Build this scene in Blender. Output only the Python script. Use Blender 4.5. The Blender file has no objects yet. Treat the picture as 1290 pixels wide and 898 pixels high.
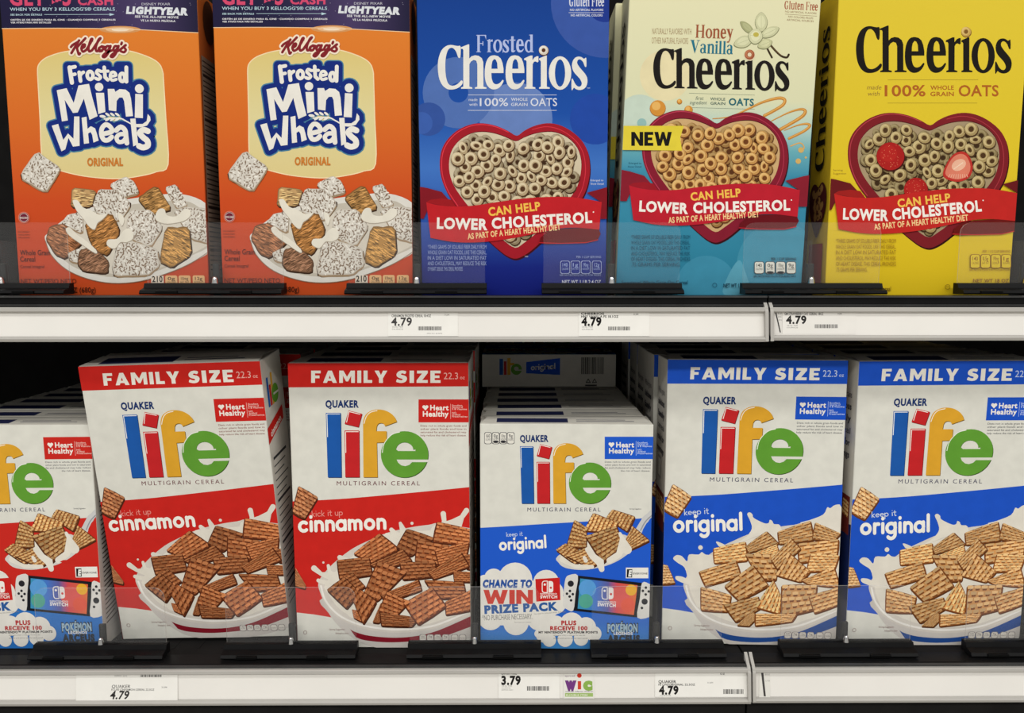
import bpy, bmesh, math, random
from mathutils import Vector, Matrix
from mathutils.geometry import tessellate_polygon
random.seed(7)
SC = bpy.context.scene
COL = SC.collection
# ------------------------------------------------------------------ camera, world, lights, exposure
ZC = 1.25                     # eye height above the shop floor
F_PX, CX, CY, TILT = 970.0, 645.0, 449.0, math.radians(6.1)
cd = bpy.data.cameras.new('camera'); cam = bpy.data.objects.new('camera', cd); COL.objects.link(cam)
cd.sensor_width = 36.0; cd.lens = F_PX / 1290.0 * 36.0; cd.clip_start = 0.01
cam.location = (0, 0, ZC); cam.rotation_euler = (math.radians(90) - TILT, 0, 0)
SC.camera = cam
SC.view_settings.view_transform = 'Standard'; SC.view_settings.look = 'None'
SC.view_settings.gamma = 1.0; SC.view_settings.use_curve_mapping = False
SC.view_settings.exposure = 0.0
w = bpy.data.worlds.new('store_ambient'); SC.world = w; w.use_nodes = True
w.node_tree.nodes['Background'].inputs[0].default_value = (1.0, 0.99, 0.955, 1)
w.node_tree.nodes['Background'].inputs[1].default_value = 0.40
def area(name, loc, sx, sy, power, rot=(0, 0, 0), col=(1, 0.98, 0.93)):
    l = bpy.data.lights.new(name, 'AREA'); l.shape = 'RECTANGLE'; l.size = sx; l.size_y = sy
    l.energy = power; l.color = col
    o = bpy.data.objects.new(name, l); COL.objects.link(o); o.location = loc; o.rotation_euler = rot
    return o
area('ceiling_light_near', (0.1, -0.55, 3.2), 7.0, 0.35, 48)
area('ceiling_light_far', (0.0, -2.4, 3.2), 7.0, 0.35, 142)
# ------------------------------------------------------------------ materials (all procedural)
def lin(c):
    c /= 255.0
    return c / 12.92 if c <= 0.04045 else ((c + 0.055) / 1.055) ** 2.4
_M = {}
def M(rgb, rough=0.5, metal=0.0, noise=0.05, scale=60.0, spec=0.08):
    key = (tuple(rgb), rough, metal, noise, scale)
    if key in _M: return _M[key]
    m = bpy.data.materials.new('print_%d_%d_%d' % tuple(int(v) for v in rgb)); m.use_nodes = True
    nt = m.node_tree; b = nt.nodes['Principled BSDF']
    c = [lin(v) for v in rgb]
    b.inputs['Roughness'].default_value = rough; b.inputs['Metallic'].default_value = metal
    b.inputs['Specular IOR Level'].default_value = spec
    tc = nt.nodes.new('ShaderNodeTexCoord'); n = nt.nodes.new('ShaderNodeTexNoise'); n.inputs['Scale'].default_value = scale
    n.inputs['Detail'].default_value = 3
    nt.links.new(tc.outputs['Object'], n.inputs['Vector'])
    r = nt.nodes.new('ShaderNodeValToRGB')
    r.color_ramp.elements[0].position = 0.3; r.color_ramp.elements[1].position = 0.7
    r.color_ramp.elements[0].color = [v * (1 - noise) for v in c] + [1]
    r.color_ramp.elements[1].color = [min(1, v * (1 + noise)) for v in c] + [1]
    nt.links.new(n.outputs['Fac'], r.inputs['Fac']); nt.links.new(r.outputs['Color'], b.inputs['Base Color'])
    _M[key] = m; return m
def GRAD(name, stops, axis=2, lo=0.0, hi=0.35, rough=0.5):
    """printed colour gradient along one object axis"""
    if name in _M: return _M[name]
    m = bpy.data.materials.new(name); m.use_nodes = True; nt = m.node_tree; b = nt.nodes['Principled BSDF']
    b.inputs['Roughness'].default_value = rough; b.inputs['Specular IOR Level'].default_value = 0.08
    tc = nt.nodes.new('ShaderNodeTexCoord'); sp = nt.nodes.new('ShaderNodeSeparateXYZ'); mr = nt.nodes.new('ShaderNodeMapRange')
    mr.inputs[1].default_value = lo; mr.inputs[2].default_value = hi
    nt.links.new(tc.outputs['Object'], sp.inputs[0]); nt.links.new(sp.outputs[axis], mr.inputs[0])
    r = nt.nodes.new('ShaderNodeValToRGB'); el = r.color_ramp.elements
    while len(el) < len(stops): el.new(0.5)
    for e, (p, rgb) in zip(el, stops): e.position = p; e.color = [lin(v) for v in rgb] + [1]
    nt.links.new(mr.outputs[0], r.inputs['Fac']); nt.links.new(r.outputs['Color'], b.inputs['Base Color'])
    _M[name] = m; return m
def acrylic(name, alpha, rgb):
    m = bpy.data.materials.new(name); m.use_nodes = True; nt = m.node_tree; b = nt.nodes['Principled BSDF']
    out = nt.nodes['Material Output']
    b.inputs['Base Color'].default_value = [lin(v) for v in rgb] + [1]; b.inputs['Roughness'].default_value = 0.15
    tr = nt.nodes.new('ShaderNodeBsdfTransparent'); mx = nt.nodes.new('ShaderNodeMixShader')
    n = nt.nodes.new('ShaderNodeTexNoise'); n.inputs['Scale'].default_value = 12
    tc = nt.nodes.new('ShaderNodeTexCoord'); nt.links.new(tc.outputs['Object'], n.inputs['Vector'])
    mr = nt.nodes.new('ShaderNodeMapRange'); mr.inputs[3].default_value = alpha * 0.8; mr.inputs[4].default_value = alpha * 1.2
    nt.links.new(n.outputs['Fac'], mr.inputs[0]); nt.links.new(mr.outputs[0], mx.inputs[0])
    nt.links.new(tr.outputs[0], mx.inputs[1]); nt.links.new(b.outputs[0], mx.inputs[2]); nt.links.new(mx.outputs[0], out.inputs[0])
    return m
CLEAR = acrylic('clear_acrylic', 0.028, (225, 225, 225))  # faint grey mix: scuffed haze plus a painted veil of reflected light
CLEAR_EDGE = acrylic('clear_acrylic_edge', 0.38, (225, 225, 220))
BLACK = M((20, 20, 21), 0.38, 0, 0.15, 40)
TRACK_SHINE = M((66, 66, 66), 0.3, 0, 0.15, 40)  # lighter grey for the track ridges: glossy highlight lines put into the colour
DARK = M((30, 29, 29), 0.7, 0, 0.2, 20)
RAILM = M((184, 181, 176), 0.32, 0.0, 0.05, 9)
STRIP = M((236, 233, 228), 0.4, 0.0, 0.02, 14)
CHROME = M((210, 210, 210), 0.2, 1.0, 0.03)
WHITE = (224, 223, 214)
# ------------------------------------------------------------------ camera geometry: from a direction of view to a point on a plane
def ray(px, py):
    u = -(py - CY) / F_PX
    return Vector(((px - CX) / F_PX, math.cos(TILT) + math.sin(TILT) * u, -math.sin(TILT) + math.cos(TILT) * u))
def at_depth(px, py, Y):
    d = ray(px, py); return d * (Y / d.y)
def rotm(rx, ry, rz):
    return (Matrix.Rotation(rz, 3, 'Z') @ Matrix.Rotation(ry, 3, 'Y') @ Matrix.Rotation(rx, 3, 'X'))
class Face:
    """the front panel of a standing carton: measures seen in the photo -> metres on the panel"""
    def __init__(s, W, H, D, loc, deg=(0, 0, 0)):
        s.W, s.H, s.D = W, H, D; s.loc = Vector(loc); s.deg = deg
        s.R = rotm(*[math.radians(a) for a in deg]); s.n = s.R @ Vector((0, 1, 0))
    def uv(s, px, py):
        d = ray(px, py); P = d * (s.loc.dot(s.n) / d.dot(s.n))
        l = s.R.transposed() @ (P - s.loc)
        return (l.x, l.z)
# ------------------------------------------------------------------ 2-D shapes
def smooth(pts, n=5, closed=True):
    out = []; L = len(pts)
    for i in range(L if closed else L - 1):
        if closed: p0, p1, p2, p3 = pts[i - 1], pts[i], pts[(i + 1) % L], pts[(i + 2) % L]
        else: p0, p1, p2, p3 = pts[max(i - 1, 0)], pts[i], pts[i + 1], pts[min(i + 2, L - 1)]
        for k in range(n):
            t = k / n
            out.append(tuple(0.5 * (2 * p1[a] + (p2[a] - p0[a]) * t + (2 * p0[a] - 5 * p1[a] + 4 * p2[a] - p3[a]) * t * t
                                    + (3 * p1[a] - p0[a] - 3 * p2[a] + p3[a]) * t ** 3) for a in (0, 1)))
    if not closed: out.append(pts[-1])
    return out
def ell(cx, cy, rx, ry=None, ang=0.0, n=20, a0=0, a1=2 * math.pi):
    ry = rx if ry is None else ry; c, s = math.cos(ang), math.sin(ang); r = []
    m = n if (a0 == 0 and abs(a1 - 2 * math.pi) < 1e-9) and not isinstance(n, float) else n + 1
    for i in range(m):
        a = a0 + (a1 - a0) * i / n; x, y = rx * math.cos(a), ry * math.sin(a)
        r.append((cx + x * c - y * s, cy + x * s + y * c))
    return r
def tri(pts, holes=()):
    loops = [[Vector((p[0], p[1], 0)) for p in pts]] + [[Vector((p[0], p[1], 0)) for p in h] for h in holes]
    flat = [(v.x, v.y) for l in loops for v in l]
    return [[flat[i] for i in t] for t in tessellate_polygon(loops)]
def stroke(pts, wd, closed=False, cap=8):
    """a pen line of width wd (or one width per point): mitred strips that share their edges; None starts a new ink layer"""
    ws = list(wd) if isinstance(wd, (list, tuple)) else [wd] * len(pts)
    P = list(pts)
    if not closed and len(P) > 6 and math.hypot(P[0][0] - P[-1][0], P[0][1] - P[-1][1]) < 1e-3 * abs(P[0][0] - P[len(P) // 2][0]) + 2e-4 * ws[0]: closed = True; P = P[:-1]; ws = ws[:-1]
    if closed:
        k = [i for i in range(len(P)) if math.hypot(P[i][0] - P[i - 1][0], P[i][1] - P[i - 1][1]) > 1e-7]
        P = [P[i] for i in k]; ws = [ws[i] for i in k]; n = len(P)
        D = [math.atan2(P[(i + 1) % n][1] - P[i][1], P[(i + 1) % n][0] - P[i][0]) for i in range(n)]
        T = [((D[i] - D[i - 1] + math.pi) % (2 * math.pi)) - math.pi for i in range(n)]
        if n > 3 and max(abs(t) for t in T) < 0.75:            # a smooth ring: no ends, no caps
            L, R = [], []
            for i in range(n):
                a = D[i - 1] + T[i] / 2; m = ws[i] / 2 / math.cos(T[i] / 2); nx, ny = -math.sin(a) * m, math.cos(a) * m
                L.append((P[i][0] + nx, P[i][1] + ny)); R.append((P[i][0] - nx, P[i][1] - ny))
            return [[L[i], L[(i + 1) % n], R[(i + 1) % n], R[i]] for i in range(n)]
        P = P + [P[0]]; ws = ws + [ws[0]]
    k = [0] + [i for i in range(1, len(P)) if math.hypot(P[i][0] - P[i - 1][0], P[i][1] - P[i - 1][1]) > 1e-7]
    P = [P[i] for i in k]; ws = [ws[i] for i in k]
    if len(P) < 2: return [ell(P[0][0], P[0][1], ws[0] / 2, n=cap)]
    D = [(math.atan2(P[i + 1][1] - P[i][1], P[i + 1][0] - P[i][0])) for i in range(len(P) - 1)]
    turn = [((D[i] - D[i - 1] + math.pi) % (2 * math.pi)) - math.pi for i in range(1, len(D))]
    cuts = [0] + [i + 1 for i, t in enumerate(turn) if abs(t) > 0.75] + [len(P) - 1]
    out = []
    for c0, c1 in zip(cuts[:-1], cuts[1:]):
        L, R = [], []
        for i in range(c0, c1 + 1):
            if i == c0: a, m = D[i], 1.0
            elif i == c1: a, m = D[i - 1], 1.0
            else:
                t = turn[i - 1]; a = D[i - 1] + t / 2; m = 1 / max(.5, math.cos(t / 2))
            nx, ny = -math.sin(a) * m * ws[i] / 2, math.cos(a) * m * ws[i] / 2
            L.append((P[i][0] + nx, P[i][1] + ny)); R.append((P[i][0] - nx, P[i][1] - ny))
        if out: out.append(None)
        for i in range(len(L) - 1): out.append([L[i], L[i + 1], R[i + 1], R[i]])
        for i, a0 in ((c0, D[c0] + math.pi / 2), (c1, D[c1 - 1] - math.pi / 2)):
            r = ws[i] / 2
            out.append([(P[i][0] + r * math.cos(a0 + math.pi * q / cap), P[i][1] + r * math.sin(a0 + math.pi * q / cap)) for q in range(cap + 1)])
    return out
def many(shapes):
    """several overlapping shapes in one ink, each on a layer of its own"""
    out = []
    for s in shapes:
        if out: out.append(None)
        out += s
    return out
def Z(ox, oy, s):
    def f(*pts): return [(ox + x / s, oy + y / s) for x, y in pts]
    f.p = lambda x, y: (ox + x / s, oy + y / s); f.s = s
    return f
# ------------------------------------------------------------------ lettering
_T = {}
def _bfont(s, bold=0.0, space=1.0):
    key = (s, round(bold, 3), space)
    if key in _T: return _T[key]
    cu = bpy.data.curves.new('t', 'FONT'); cu.body = s; cu.size = 1; cu.offset = bold; cu.resolution_u = 3; cu.space_character = space
    o = bpy.data.objects.new('t', cu); COL.objects.link(o)
    dg = bpy.context.evaluated_depsgraph_get(); me = bpy.data.meshes.new_from_object(o.evaluated_get(dg))
    me.calc_loop_triangles()
    tr = [[(me.vertices[i].co.x, me.vertices[i].co.y) for i in t.vertices] for t in me.loop_triangles]
    bpy.data.meshes.remove(me); bpy.data.objects.remove(o); bpy.data.curves.remove(cu)
    _T[key] = tr; return tr
_CAP = [None]
def font_text(s, bold=0.0, space=1.0):
    space *= 1 + bold * 2.6
    if _CAP[0] is None:
        t = _bfont('H'); _CAP[0] = max(p[1] for q in t for p in q)
    c = _CAP[0]
    return [[(x / c, y / c) for x, y in t] for t in _bfont(s, bold, space)]
# serif letters: outlines drawn by hand, 333 units to the capital height, baseline at 491
def _g(x0, pts): return [((x - x0) / 333.0, (491 - y) / 333.0) for x, y in pts]
SERIF = {}
SERIF['C'] = (0.57, [(smooth(_g(70, [(222,168),(241,172),(240,250),(224,254),(208,212),(190,188),(172,181),(152,191),(138,220),(128,270),(126,330),(130,390),(142,440),(160,463),(185,468),(210,460),(232,443),(246,428),(258,436),(252,458),(230,480),(200,493),(165,497),(135,490),(105,465),(82,420),(71,360),(70,300),(78,250),(95,205),(118,178),(145,163),(175,160),(205,166)]), 3), [])])
SERIF['h'] = (0.58, [(_g(243, [(243,178),(300,155),(307,157),(307,262),(325,245),(350,238),(378,242),(402,260),(413,290),(414,475),(437,481),(437,491),(350,491),(350,481),(368,475),(368,305),(360,280),(340,273),(320,285),(308,305),(308,475),(330,481),(330,491),(245,491),(245,481),(262,475),(262,200),(258,190),(243,188)]), [])])
SERIF['n'] = (0.58, [(_g(243, [(243,262),(298,240),(307,240),(307,268),(325,247),(350,238),(378,242),(402,260),(413,290),(414,475),(437,481),(437,491),(350,491),(350,481),(368,475),(368,305),(360,280),(340,273),(320,285),(308,305),(308,475),(330,481),(330,491),(245,491),(245,481),(262,475),(262,285),(258,276),(243,274)]), [])])
SERIF['u'] = (0.58, [([(0.58 - x, 0.745 - y) for x, y in SERIF['n'][1][0][0]], [])])
SERIF['e'] = (0.43, [(smooth(_g(425, [(498,238),(470,242),(448,262),(432,300),(425,350),(425,400),(432,440),(446,470),(468,490),(495,496),(525,488),(550,465),(567,432),(558,424),(540,445),(520,456),(500,455),(485,440),(476,410)]), 2, False) + _g(425, [(474,372),(566,372),(566,340),(558,295),(545,262),(524,244)]), [_g(425, [(475,340),(476,310),(482,282),(495,266),(508,272),(518,295),(521,340)])])])
SERIF['r'] = (0.33, [(_g(722, [(722,262),(770,240),(785,240),(785,275),(800,255),(818,245),(830,246),(830,285),(822,292),(808,284),(795,288),(786,305),(785,475),(806,481),(806,491),(725,491),(725,481),(740,475),(740,285),(735,275),(722,274)]), [])])
SERIF['i'] = (0.24, [(_g(835, [(835,262),(885,240),(893,240),(893,475),(915,481),(915,491),(835,491),(835,481),(848,475),(848,285),(843,276),(835,274)]), [])])
SERIF['o'] = (0.51, [(ell(0.255, 0.357, 0.255, 0.381, n=28), [ell(0.255, 0.357, 0.116, 0.31, n=22)])])
SERIF['s'] = (0.36, [(smooth(_g(1080, [(1180,262),(1191,258),(1192,322),(1180,322),(1168,290),(1148,270),(1130,272),(1122,290),(1128,310),(1150,340),(1180,375),(1197,405),(1200,440),(1190,475),(1165,496),(1135,500),(1110,492),(1098,482),(1088,498),(1080,498),(1080,420),(1090,418),(1105,450),(1125,472),(1145,474),(1156,460),(1155,440),(1140,412),(1110,380),(1090,350),(1083,315),(1090,280),(1108,256),(1132,248),(1155,252),(1172,264)]), 2), [])])
def _stem(x, y0, y1, w=0.14, foot=True, head=False):
    r = [([(x, y0), (x + w, y0), (x + w, y1), (x, y1)], [])]
    if foot: r.append(([(x - 0.06, y0), (x + w + 0.06, y0), (x + w + 0.06, y0 + 0.04), (x - 0.06, y0 + 0.04)], []))
    if head: r.append(([(x - 0.06, y1 - 0.04), (x + w + 0.06, y1 - 0.04), (x + w + 0.06, y1), (x - 0.06, y1)], []))
    return r
def _rect(x0, y0, x1, y1): return ([(x0, y0), (x1, y0), (x1, y1), (x0, y1)], [])
SERIF['F'] = (0.58, _stem(0.06, 0, 1, head=True) + [_rect(0.06, 0.95, 0.54, 1.0), ([(0.47, 0.97), (0.56, 0.72), (0.56, 1.0)], []), _rect(0.1, 0.48, 0.38, 0.53), _rect(0.35, 0.38, 0.4, 0.63)])
SERIF['H'] = (0.74, _stem(0.06, 0, 1, head=True) + _stem(0.5, 0, 1, head=True) + [_rect(0.1, 0.48, 0.55, 0.54)])
SERIF['l'] = (0.28, _stem(0.06, 0, 1) + [([(0, 0.94), (0.1, 0.96), (0.2, 1.02), (0.1, 0.9)], [])])
SERIF['d'] = (0.54, _stem(0.34, 0, 1.02) + [(ell(0.25, 0.35, 0.23, 0.375), [ell(0.26, 0.35, 0.11, 0.3)]), _rect(0.28, 0.97, 0.4, 1.01)])
SERIF['t'] = (0.36, _stem(0.1, 0.06, 0.92, foot=False) + [_rect(0.0, 0.67, 0.34, 0.73), ([(0.1, 0.12), (0.13, 0.0), (0.24, -0.01), (0.34, 0.08), (0.32, 0.12), (0.24, 0.08)], [])])
SERIF['a'] = (0.5, _stem(0.28, 0.03, 0.6, foot=False) + [(ell(0.18, 0.21, 0.18, 0.22), [ell(0.2, 0.2, 0.08, 0.15)]), (ell(0.22, 0.56, 0.2, 0.18, a0=0, a1=math.pi, n=10) + ell(0.2, 0.56, 0.08, 0.13, a0=math.pi, a1=0, n=10), []), ([(0.28, 0.1), (0.4, 0.0), (0.48, 0.05), (0.42, 0.1)], [])])
SERIF['y'] = (0.52, [([(0.02, 0.74), (0.2, 0.74), (0.36, 0.2), (0.28, -0.02)], []), ([(0.46, 0.74), (0.4, 0.74), (0.24, 0.0), (0.16, -0.2), (0.04, -0.22), (0.04, -0.3), (0.2, -0.3), (0.3, -0.08)], []), _rect(-0.02, 0.71, 0.24, 0.75), _rect(0.34, 0.71, 0.52, 0.75)])
SERIF['V'] = (0.72, [([(0.04, 1), (0.24, 1), (0.42, 0.22), (0.34, -0.02)], []), ([(0.62, 1), (0.57, 1), (0.33, 0.0), (0.36, -0.02)], []), _rect(-0.02, 0.96, 0.3, 1), _rect(0.48, 0.96, 0.72, 1)])
SERIF['G'] = (0.68, [(SERIF['C'][1][0][0], [])] + [_rect(0.4, 0.06, 0.54, 0.42), _rect(0.33, 0.4, 0.62, 0.44)])
SERIF[' '] = (0.25, [])
def serif_text(s):
    out, x = [], 0.0
    for ch in s:
        adv, polys = SERIF[ch]
        for p, h in polys:
            out.append(None); out += [[(a + x, b) for a, b in t] for t in tri(p, h)]
        if ch == 'i' : out += [[(a + x + 0.11, b + 0.9) for a, b in t] for t in tri(ell(0, 0, 0.085, n=12))]
        x += adv + 0.025
    return out
# heavy block letters, cap height 1
HEAVY = {'F': (.64, [(0,0),(.26,0),(.26,.38),(.56,.38),(.56,.6),(.26,.6),(.26,.78),(.64,.78),(.64,1),(0,1)], None), 'A': (.94, [(0,0),(.27,0),(.33,.17),(.6,.17),(.66,0),(.94,0),(.6,1),(.34,1)], [(.39,.36),(.465,.62),(.54,.36)]),
 'M': (1.06, [(0,0),(.25,0),(.25,.58),(.46,.12),(.6,.12),(.81,.58),(.81,0),(1.06,0),(1.06,1),(.78,1),(.53,.5),(.28,1),(0,1)], None), 'I': (.27, [(0,0),(.27,0),(.27,1),(0,1)], None), 'L': (.58, [(0,0),(.58,0),(.58,.23),(.27,.23),(.27,1),(0,1)], None),
 'Y': (.87, [(.3,0),(.57,0),(.57,.38),(.87,1),(.58,1),(.435,.64),(.29,1),(0,1),(.3,.38)], None), 'Z': (.68, [(0,0),(.68,0),(.68,.23),(.34,.23),(.68,.8),(.68,1),(.03,1),(.03,.77),(.33,.77),(0,.2)], None),
 'S': (.66, smooth([(.62,.92),(.55,.72),(.4,.78),(.3,.74),(.32,.66),(.5,.6),(.64,.48),(.66,.28),(.55,.07),(.33,-.01),(.12,.03),(0,.1),(.07,.31),(.2,.24),(.34,.21),(.4,.27),(.36,.34),(.18,.41),(.05,.53),(.03,.74),(.15,.93),(.34,1.01),(.5,.99)], 2), None),
 'E': (.62, [(0,0),(.62,0),(.62,.22),(.26,.22),(.26,.4),(.55,.4),(.55,.6),(.26,.6),(.26,.78),(.62,.78),(.62,1),(0,1)], None), 'N': (.82, [(0,0),(.25,0),(.25,.56),(.58,0),(.82,0),(.82,1),(.57,1),(.57,.44),(.24,1),(0,1)], None),
 'W': (1.2, [(.22,0),(.46,0),(.6,.5),(.74,0),(.98,0),(1.2,1),(.93,1),(.83,.46),(.69,1),(.51,1),(.37,.46),(.27,1),(0,1)], None)}
def heavy_text(s, gap=.14):
    out, x = [], 0.0
    for ch in s:
        adv, p, h = HEAVY[ch]
        out += [[(a + x, b) for a, b in t] for t in tri(p, [h] if h else [])]; x += adv + gap
    return out
# round-pen letters: pen paths in units of the x-height
_a = lambda cx, cy, r, a0, a1, n=10: ell(cx, cy, r, n=n, a0=math.radians(a0), a1=math.radians(a1)) if (a0, a1) != (0, 360) else (lambda q: q + [q[0]])(ell(cx, cy, r, n=n))
RND = {'c': (0.95, [_a(.5, .5, .42, 50, 310)]), 'o': (1.16, [_a(.54, .5, .42, 90, 450, 18)]),
 'i': (0.42, [[(.2, .1), (.2, .92)], [(.2, 1.38), (.2, 1.4)]]), 'l': (0.42, [[(.2, .1), (.2, 1.55)]]),
 'n': (1.0, [[(.15, .08), (.15, .92)], [(.15, .08), (.15, .55)] + _a(.48, .58, .33, 180, 0) + [(.81, .08)]]),
 'm': (1.55, [[(.15, .08), (.15, .92)], [(.15, .08)] + _a(.44, .6, .29, 180, 0) + [(.73, .08)], [(.73, .5)] + _a(1.02, .6, .29, 180, 0) + [(1.31, .08)]]),
 'a': (1.08, [_a(.5, .5, .42, 0, 360, 16), [(.9, .08), (.9, .92)]]), 'r': (0.66, [[(.15, .08), (.15, .92)], [(.15, .55)] + _a(.46, .6, .31, 180, 70)]),
 'g': (1.08, [_a(.5, .5, .42, 0, 360, 16), [(.9, .92), (.9, -.05)] + _a(.5, -.08, .4, 0, -140)]),
 'k': (0.85, [[(.12, .05), (.12, 1.5)], [(.7, .9), (.2, .45), (.72, .05)]]), 'e': (1.0, [[(.1, .52), (.88, .52)] + _a(.5, .5, .4, 0, 310)]),
 'p': (1.0, [[(.12, -.5), (.12, .9)], _a(.5, .5, .4, 0, 360, 14)]), 't': (0.7, [[(.3, 1.35), (.3, .25), (.42, .05), (.6, .1)], [(.02, .95), (.6, .95)]]),
 'u': (0.95, [[(.12, .92), (.12, .4)] + _a(.45, .4, .33, 180, 360) + [(.78, .92), (.78, .05)]]), 'f': (0.7, [[(.3, .05), (.3, 1.2), (.42, 1.42), (.62, 1.4)], [(.02, .85), (.58, .85)]]),
 's': (0.8, [smooth([(.68, .8), (.4, .92), (.15, .72), (.42, .5), (.68, .28), (.42, .07), (.1, .18)], 3, False)]),
 'd': (1.0, [_a(.48, .5, .4, 0, 360, 14), [(.88, .05), (.88, 1.5)]]), 'w': (1.1, [[(.1, .9), (.3, .1), (.55, .8), (.8, .1), (1.0, .9)]]),
 'h': (.95, [[(.15, .08), (.15, 1.5)], [(.15, .5)] + _a(.48, .58, .33, 180, 0) + [(.81, .08)]]), ' ': (0.55, [])}
def round_text(s, wd=0.3):
    out, x = [], 0.0
    for ch in s:
        adv, paths = RND[ch]
        for p in paths:
            out.append(None)
            for q in stroke([(a + x, b) for a, b in p], wd, cap=10): out.append(q)
        x += adv * 1.0 + wd * 0.32
    return out
# ------------------------------------------------------------------ printing on a panel
STEP = 1.5e-6
class Art:
    def __init__(s, W, H, D):
        s.W, s.H, s.D = W, H, D; s.parts = {}; s.layer = 0; s.face = None; s.cur = 'carton'; s.side = 'front'
    def part(s, n): s.cur = n; return s
    def _map(s, p):
        return s.face.uv(*p) if s.face else p
    def emit(s, polys, col, new=True, auto=False):
        """convex polygons -> clipped to the panel -> 3-D"""
        if new: s.layer += 1
        m = col if not isinstance(col, tuple) else M(col)
        wide = s.W if s.side in ('front', 'top') else s.D
        tall = s.D if s.side == 'top' else s.H
        lo_u, hi_u, lo_v, hi_v = -wide / 2, wide / 2, 0.0, tall
        dst = s.parts.setdefault(s.cur, [])
        for poly in polys:
            if poly is None: s.layer += 1; continue
            if auto and len(poly) > 6: s.layer += 1
            q = [s._map(p) for p in poly]
            for ax, lim, sg in ((0, lo_u, 1), (0, hi_u, -1), (1, lo_v, 1), (1, hi_v, -1)):
                if not q: break
                r = []
                for i in range(len(q)):
                    a, b = q[i - 1], q[i]; da, db = (a[ax] - lim) * sg, (b[ax] - lim) * sg
                    if (da >= 0) != (db >= 0):
                        t = da / (da - db); r.append((a[0] + (b[0] - a[0]) * t, a[1] + (b[1] - a[1]) * t))
                    if db >= 0: r.append(b)
                q = r
            if len(q) < 3: continue
            A = sum(q[i - 1][0] * q[i][1] - q[i][0] * q[i - 1][1] for i in range(len(q)))
            if abs(A) < 1e-12: continue
            if A < 0: q = q[::-1]
            e = 3e-5 + s.layer * STEP
            if s.side == 'front': v = [(u, -e, z) for u, z in q]
            elif s.side == 'right': v = [(s.W / 2 + e, u + s.D / 2, z) for u, z in q]
            elif s.side == 'left': v = [(-s.W / 2 - e, s.D / 2 - u, z) for u, z in q]
            else: v = [(u, z, s.H + e) for u, z in q]
            dst.append((v, m))
    def poly(s, pts, col, holes=()): s.emit(tri(pts, holes), col)
    def line(s, pts, wd, col, closed=False, new=True): s.emit(stroke(pts, wd, closed), col, new)
    def place(s, tris, p0, p1, h, col, shear=0.0, arc=0.0):
        xs = [p[0] for t in tris if t for p in t]
        if not xs: return
        x0, x1 = min(xs), max(xs); dx, dy = p1[0] - p0[0], p1[1] - p0[1]; L = math.hypot(dx, dy)
        up = (dy / L, -dx / L) if s.face else (-dy / L, dx / L)
        ky = 1 if s.face else 1
        out = []
        for t in tris:
            if t is None: out.append(None); continue
            q = []
            for x, y in t:
                f = (x - x0) / (x1 - x0); f2 = f + shear * y * h / L; hh = y * h * ky + arc * 4 * f * (1 - f)
                q.append((p0[0] + dx * f2 + up[0] * hh, p0[1] + dy * f2 + up[1] * hh))
            out.append(q)
        s.emit(out, col)
    def text(s, t, x0, x1, y, h, col, bold=0.0, y1=None, **k):
        sp = k.pop('space', 1.0)
        s.place(font_text(t, bold, sp), (x0, y), (x1, y if y1 is None else y1), h, col, **k)
    def serif(s, t, x0, x1, y, h, col, y1=None, **k): s.place(serif_text(t), (x0, y), (x1, y if y1 is None else y1), h, col, **k)
    def round(s, t, x0, x1, y, h, col, wd=0.3, y1=None, **k): s.place(round_text(t, wd), (x0, y), (x1, y if y1 is None else y1), h, col, **k)
    def para(s, lines, x0, x1, y, dy, h, col, bold=0.0, last=None, slope=0.0):
        for i, l in enumerate(lines):
            e = x1 if (last is None or i < len(lines) - 1) else last
            s.text(l, x0, e, y + dy * i, h, col, bold, y1=y + dy * i + slope * (e - x0))
    # printed pictures of food
    def ring(s, x, y, r, asp, ang, c):
        base, light, dark = c
        s.emit([ell(x + .05 * r, y + .14 * r, r * 1.08, r * asp * 1.08, ang, 14)], dark)
        s.emit([ell(x, y, r, r * asp, ang, 16)], base)
        s.emit([ell(x - .12 * r, y - .14 * r, r * .8, r * asp * .8, ang, 14)], light)
        s.emit([ell(x - .02 * r, y - .03 * r, r * .55, r * asp * .55, ang, 12)], base)
        s.emit([ell(x, y, r * .4, r * asp * .42, ang, 12)], dark)
    def rings(s, heart, c, r, seed, avoid=()):
        rnd = random.Random(seed)
        xs = [p[0] for p in heart]; ys = [p[1] for p in heart]
        def inside(x, y):
            k = False
            for i in range(len(heart)):
                (x0, y0), (x1, y1) = heart[i - 1], heart[i]
                if (y0 > y) != (y1 > y) and x < (x1 - x0) * (y - y0) / (y1 - y0) + x0: k = not k
            return k
        def ok(x, y, m): return all(inside(x + m * math.cos(a), y + m * math.sin(a)) for a in (0, .785, 1.57, 2.36, 3.14, 3.93, 4.71, 5.5))
        for dist, tries, dim in ((r * 1.05, 1500, True), (r * 1.5, 4000, False)):
            got = []
            for _ in range(tries):
                x, y = rnd.uniform(min(xs), max(xs)), rnd.uniform(min(ys), max(ys))
                if not ok(x, y, r * 1.02): continue
                if any(math.hypot(x - a, y - b) < q + r * .75 for a, b, q in avoid) and not dim: continue
                if all(math.hypot(x - a, y - b) > dist for a, b in got): got.append((x, y))
            for x, y in got:
                k = tuple(tuple(int(v * .8) for v in q) for q in c) if dim else c
                s.ring(x, y, r * rnd.uniform(.9, 1.05), rnd.choice((1, .95, .9, .85, .65)), rnd.uniform(0, 3.1), k)
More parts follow.
